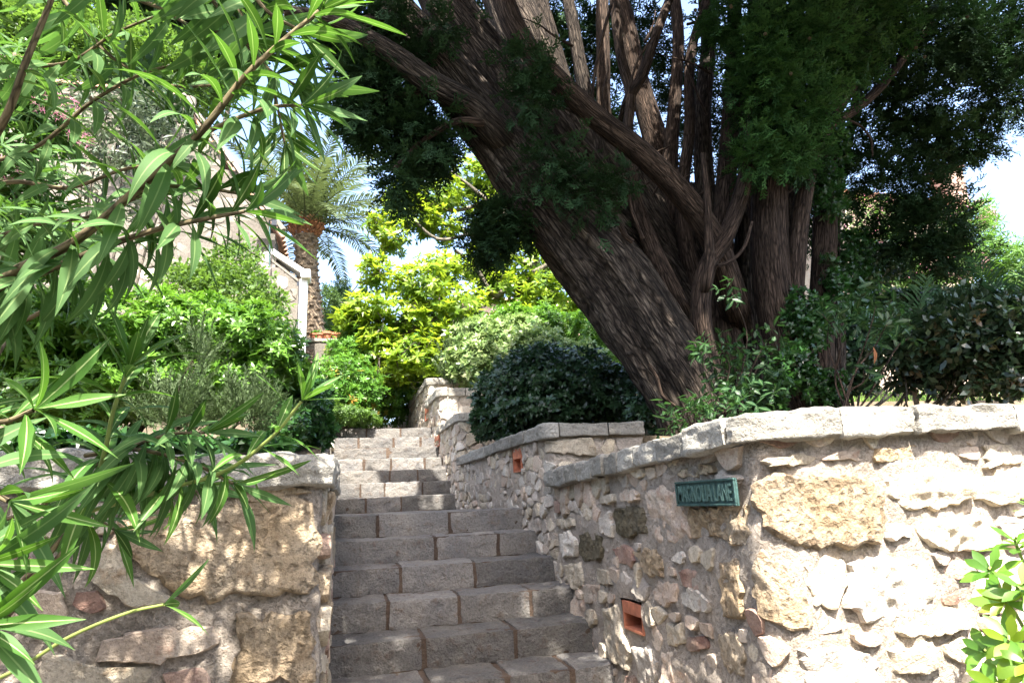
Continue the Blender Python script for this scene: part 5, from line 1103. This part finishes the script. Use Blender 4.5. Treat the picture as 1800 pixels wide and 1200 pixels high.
# ---------------------------------------------------------------- near oleander
LV = {}
def leaf_variant(k, mat):
    key = (k, mat)
    if key not in LV:
        r = random.Random(k); T = leaf_t(1, r.uniform(.14, .178), 10, r.uniform(.08, .3), [.2, .5, .8, 1.1, 1.4, 1.8, .6, .3][k], .45, .04, .015, r.uniform(-.5, .5))
        me = bpy.data.meshes.new('leaf'); me.from_pydata(T[0].tolist(), [], T[1].tolist()); l = me.uv_layers.new(name='UVMap')
        for p in me.polygons:
            for li, vi in zip(p.loop_indices, p.vertices): l.data[li].uv = T[2][vi]
        me.polygons.foreach_set('use_smooth', np.ones(len(me.polygons), bool)); me.materials.append(LM[mat]); LV[key] = me
    return LV[key]
class Oleander:
    def __init__(s, label, base): s.t = thing('oleander_bush', label, 'shrub', base, 'near oleanders'); s.n = 0; s.base = np.array(base, float); s.rest = []
    def leaf(s, p, d, up, L_, k, mat='ole', parent=None):
        Fm = frame1(d, up); M4 = Matrix.Identity(4); q = p-s.base
        for i in range(3):
            for j in range(3): M4[i][j] = Fm[i, j]*L_
            M4[i][3] = q[i]
        if s.n < 298:
            o = bpy.data.objects.new('leaf', leaf_variant(k, mat)); C.objects.link(o); o.parent = s.t; o.matrix_local = M4; s.n += 1
        else: s.rest.append((Fm, p, L_, k))
    def branch(s, pts, step=.035, L_=.17, r0=.009, r1=.003, start=0., tip=7, spread=1.0, grav=.5, mat='ole', bm='twig', skip=.1):
        """pts (px,py,cam depth)"""
        W = np.array([ray(a, b_)*dd for a, b_, dd in pts]); P = catmull(W, 40); V, F, uv = tube(P, np.linspace(r0, r1, 40), 9, .04, 2)
        mk('branch', V, F, M[bm], s.t, uv=uv, smooth=True)
        l = np.r_[0, np.cumsum(np.linalg.norm(np.diff(P, axis=0), axis=1))]; T = norm(np.gradient(P, axis=0)); x = start*l[-1]; w_ = 0
        while x < l[-1]-.01:
            i = min(38, np.searchsorted(l, x)); p = P[i]; t = T[i]; X = norm(np.cross(t, (0, 0, 1.))); Yv = np.cross(X, t); f = x/l[-1]
            for j in range(3):
                if random.random() < skip: continue
                a = w_*1.05+j*2.094+random.uniform(-.3, .3); rad = X*math.cos(a)+Yv*math.sin(a); e = .35+.5*f+random.uniform(-.15, .2)
                d = norm(rad*spread+t*e+np.array([0, 0, -grav*(1.1-f)*random.uniform(.5, 1.3)])); k = random.choice((2, 3, 4, 5, 3)) if f < .75 else random.choice((0, 1, 2, 3, 6))
                upv = t*.6+np.array([0, 0, .8])-rad*.1; s.leaf(p, d, norm(upv), L_*random.uniform(.72, 1.08)*(1-.2*(f > .85)), k, mat)
            w_ += 1; x += step*random.uniform(.8, 1.2)
        p = P[-1]; t = T[-1]; X = norm(np.cross(t, (0, 0, 1.))); Yv = np.cross(X, t)
        for j in range(tip):
            a = j*2.094+j//3; e = 1.2+.9*(j//3); rad = X*math.cos(a)+Yv*math.sin(a); s.leaf(p, norm(t*e+rad), norm(t-rad*.9+[0, 0, .3]), L_*(.95-.16*(j//3)), random.choice((0, 1, 6, 7)), 'oley' if j > 5 or random.random() < .3 else mat)
    def done(s):
        if not s.rest: return
        Vs = []; Fs = []; Us = []; Rn = []; off = 0
        for Fm, p, L_, k in s.rest:
            T = xf(leaf_t(1, .18, 6, .2, [.05, .25, .5, .8, 1.1, 1.5, .4, .15][k], .45), Fm, (0, 0, 0)); Vs.append(T[0]*L_+p); Fs.append(T[1]+off); Us.append(T[2]); Rn.append(np.full(len(T[0]), random.random())); off += len(T[0])
        mk('foliage', np.vstack(Vs), np.vstack(Fs), LM['ole'], s.t, uv=np.vstack(Us), rnd=np.hstack(Rn), smooth=True, kind='stuff')
O1 = Oleander('tall oleander whose long-leaved branches arch across the top left', (-1.75, .75, -1.55))
O1.branch([(-160, 620, 1.25), (0, 492, 1.2), (130, 425, 1.18), (250, 325, 1.16), (350, 235, 1.15), (430, 135, 1.15), (500, 70, 1.16), (560, 20, 1.18)], .029, .175, .0105, .0035, .185, 9, grav=.75)
O1.branch([(-120, 560, 1.25), (60, 485, 1.2), (170, 440, 1.18), (270, 405, 1.16), (360, 385, 1.15), (430, 372, 1.15)], .029, .165, .008, .003, .2, 6, grav=1.3)
O1.branch([(-130, 420, 1.35), (0, 225, 1.3), (45, 110, 1.3), (90, 0, 1.3), (120, -90, 1.3)], .06, .185, .009, .004, .25, 4, grav=.7, skip=.35)
O1.branch([(-60, -60, 1.6), (120, -40, 1.55), (270, 10, 1.5), (345, 50, 1.45), (430, 60, 1.4)], .06, .18, .006, .003, .2, 6, grav=.4, skip=.2)
O1.branch([(300, -120, 1.4), (400, -60, 1.35), (470, 20, 1.3), (520, 50, 1.3)], .04, .18, .006, .003, .2, 8, grav=.5)
O1.branch([(-100, 350, 1.5), (20, 320, 1.5), (120, 330, 1.5), (210, 300, 1.5), (260, 290, 1.5)], .05, .18, .006, .003, .3, 6, grav=.6, skip=.25)
O1.branch([(330, 250, 1.2), (400, 215, 1.2), (470, 190, 1.2), (530, 185, 1.2)], .03, .16, .005, .003, .2, 7, grav=.9)
O1.branch([(200, 365, 1.25), (270, 330, 1.25), (350, 330, 1.25), (420, 340, 1.25)], .032, .16, .005, .003, .2, 6, grav=1.2)
O1.branch([(-80, 300, 1.6), (60, 260, 1.6), (160, 180, 1.6), (250, 130, 1.6), (330, 110, 1.6)], .04, .17, .006, .003, .3, 7, grav=.6)
O1.branch([(380, -60, 1.7), (440, 60, 1.65), (480, 160, 1.6), (500, 250, 1.6)], .035, .16, .005, .003, .2, 7, grav=.9)
O1.branch([(60, -80, 1.8), (140, 40, 1.75), (210, 110, 1.7), (300, 150, 1.7), (380, 150, 1.7)], .04, .17, .006, .003, .2, 7, grav=.8)
O1.branch([(-100, 160, 1.8), (20, 120, 1.75), (120, 110, 1.7), (200, 60, 1.7), (270, 30, 1.7)], .045, .17, .006, .003, .3, 7, grav=.8)
O1.branch([(-100, 460, 1.7), (40, 400, 1.65), (160, 380, 1.6), (260, 340, 1.6)], .045, .16, .006, .003, .3, 7, grav=.9)
O1.branch([(-100, 700, 1.4), (0, 585, 1.35), (60, 555, 1.32), (110, 520, 1.3), (125, 470, 1.3)], .06, .14, .006, .003, .6, 3, grav=.9, skip=.5)
O1.branch([(250, -200, 1.5), (330, -60, 1.45), (420, 60, 1.4), (470, 120, 1.38), (520, 150, 1.36)], .03, .18, .006, .003, .25, 8, grav=.5)
def trunkto(o, px, py, d, r): 
    e = ray(px, py)*d; P = catmull([o.base+rng.normal(0, .05, 3)*[1, 1, 0], o.base*.6+e*.4+[-.1, -.05, 0], o.base*.2+e*.8+[-.06, 0, 0], e], 16); V, F, uv = tube(P, np.linspace(.02, r, 16), 8, .05); mk('stem', V, F, M['twig'], o.t, uv=uv, smooth=True)
for a in ((-160, 620, 1.25, .0105), (-120, 560, 1.25, .008), (-130, 420, 1.35, .009), (-60, -60, 1.6, .006), (-100, 350, 1.5, .006), (-100, 700, 1.4, .006)): trunkto(O1, *a)
# crown above the frame: shades the left wall
for k in range(30):
    c = np.array([random.uniform(-1.6, -.02), random.uniform(.35, 1.25), random.uniform(1.6, 2.2)]); b0 = O1.base+[random.uniform(-.1, .1), 0, 2.2]
    P = catmull([b0, (b0+c)/2+[0, 0, .2], c], 16); V, F, uv = tube(P, np.linspace(.009, .003, 16), 6); mk('branch', V, F, M['twig'], O1.t, uv=uv)
    for i in range(34):
        p = P[random.randrange(7, 16)]+rng.normal(0, .03, 3); O1.rest.append((frame1(rng.normal(0, 1, 3)+[.2, 0, .1], (0, 0, 1.)), p, random.uniform(.13, .18), random.randrange(6)))
O1.done()
O2 = Oleander('young leafy oleander shoots hanging over the left wall coping', (-1.25, 1.35, -1.55))
O2.branch([(120, 960, 1.35), (165, 860, 1.3), (185, 790, 1.28), (200, 720, 1.27), (225, 650, 1.26)], .045, .185, .006, .0035, .18, 9, grav=.1, mat='oley', bm='twiggreen', spread=.9)
O2.branch([(150, 900, 1.35), (290, 860, 1.3), (400, 825, 1.28), (480, 765, 1.27), (530, 705, 1.26)], .05, .13, .005, .003, .35, 9, grav=.35, mat='oley', bm='twiggreen', skip=.25)
O2.branch([(100, 860, 1.4), (200, 800, 1.35), (290, 765, 1.3), (360, 760, 1.28)], .03, .14, .005, .003, .3, 7, grav=.45)
O2.branch([(60, 900, 1.45), (180, 850, 1.4), (270, 830, 1.4), (340, 850, 1.4)], .03, .16, .005, .003, .2, 7, grav=.9)
O2.branch([(-160, 860, 1.05), (-90, 850, 1.0), (-30, 860, .98), (15, 880, .97)], .03, .18, .006, .004, .3, 7, grav=.3)
O2.branch([(-190, 1000, 1.0), (-120, 990, .95), (-70, 985, .93), (-35, 990, .92)], .03, .18, .006, .004, .3, 8, grav=.2)
O2.branch([(-120, 760, 1.2), (-60, 745, 1.15), (10, 740, 1.12), (60, 720, 1.1)], .045, .18, .006, .004, .2, 6, grav=.3, mat='oley')
O2.branch([(-150, 1230, 1.15), (0, 1190, 1.1), (120, 1120, 1.1), (220, 1078, 1.1), (288, 1062, 1.1)], .5, .1, .004, .0025, 2., 3, grav=.9, bm='twiggreen')
O2.branch([(150, 800, 1.35), (240, 790, 1.32), (340, 815, 1.3), (410, 850, 1.28)], .025, .16, .005, .003, .1, 6, grav=1.5, skip=0)
O2.branch([(-150, 1130, .9), (-100, 1110, .88), (-60, 1100, .87), (-40, 1100, .86)], .03, .16, .006, .004, .3, 8, grav=.2)
O2.branch([(-60, 940, 1.5), (80, 890, 1.5), (150, 900, 1.5), (200, 930, 1.5)], .03, .16, .005, .003, .1, 6, grav=1.0)
for a in ((120, 960, 1.35, .006), (150, 900, 1.35, .005), (100, 860, 1.4, .005), (-160, 860, 1.05, .006), (-190, 1000, 1.0, .006), (-120, 760, 1.2, .006), (-150, 1230, 1.15, .004), (-60, 940, 1.5, .005)): trunkto(O2, *a)
O2.done()

# unseen tall hedge behind the viewer, added to block low sky light
lane = [((x, -6.5+.4*math.sin(x), 1.2), (1.9, 1.2, 2.9)) for x in (-9, -6, -3, 0, 3, 6, 9)]+[((-8, y, 1.), (1.2, 1.8, 2.6)) for y in (-4, -1.5)]
lane = [(np.array(a, float), np.array(b_, float)) for a, b_ in lane]
bush('sky_blocking_hedge', 'added unseen evergreen hedge behind the viewer that blocks low sky light', 'hedge', (0, -6.5, -1.55), lane, 2600, R_pit, .48, LM['shr'], .75, .4, .6, .2, 7, .06, world=True)
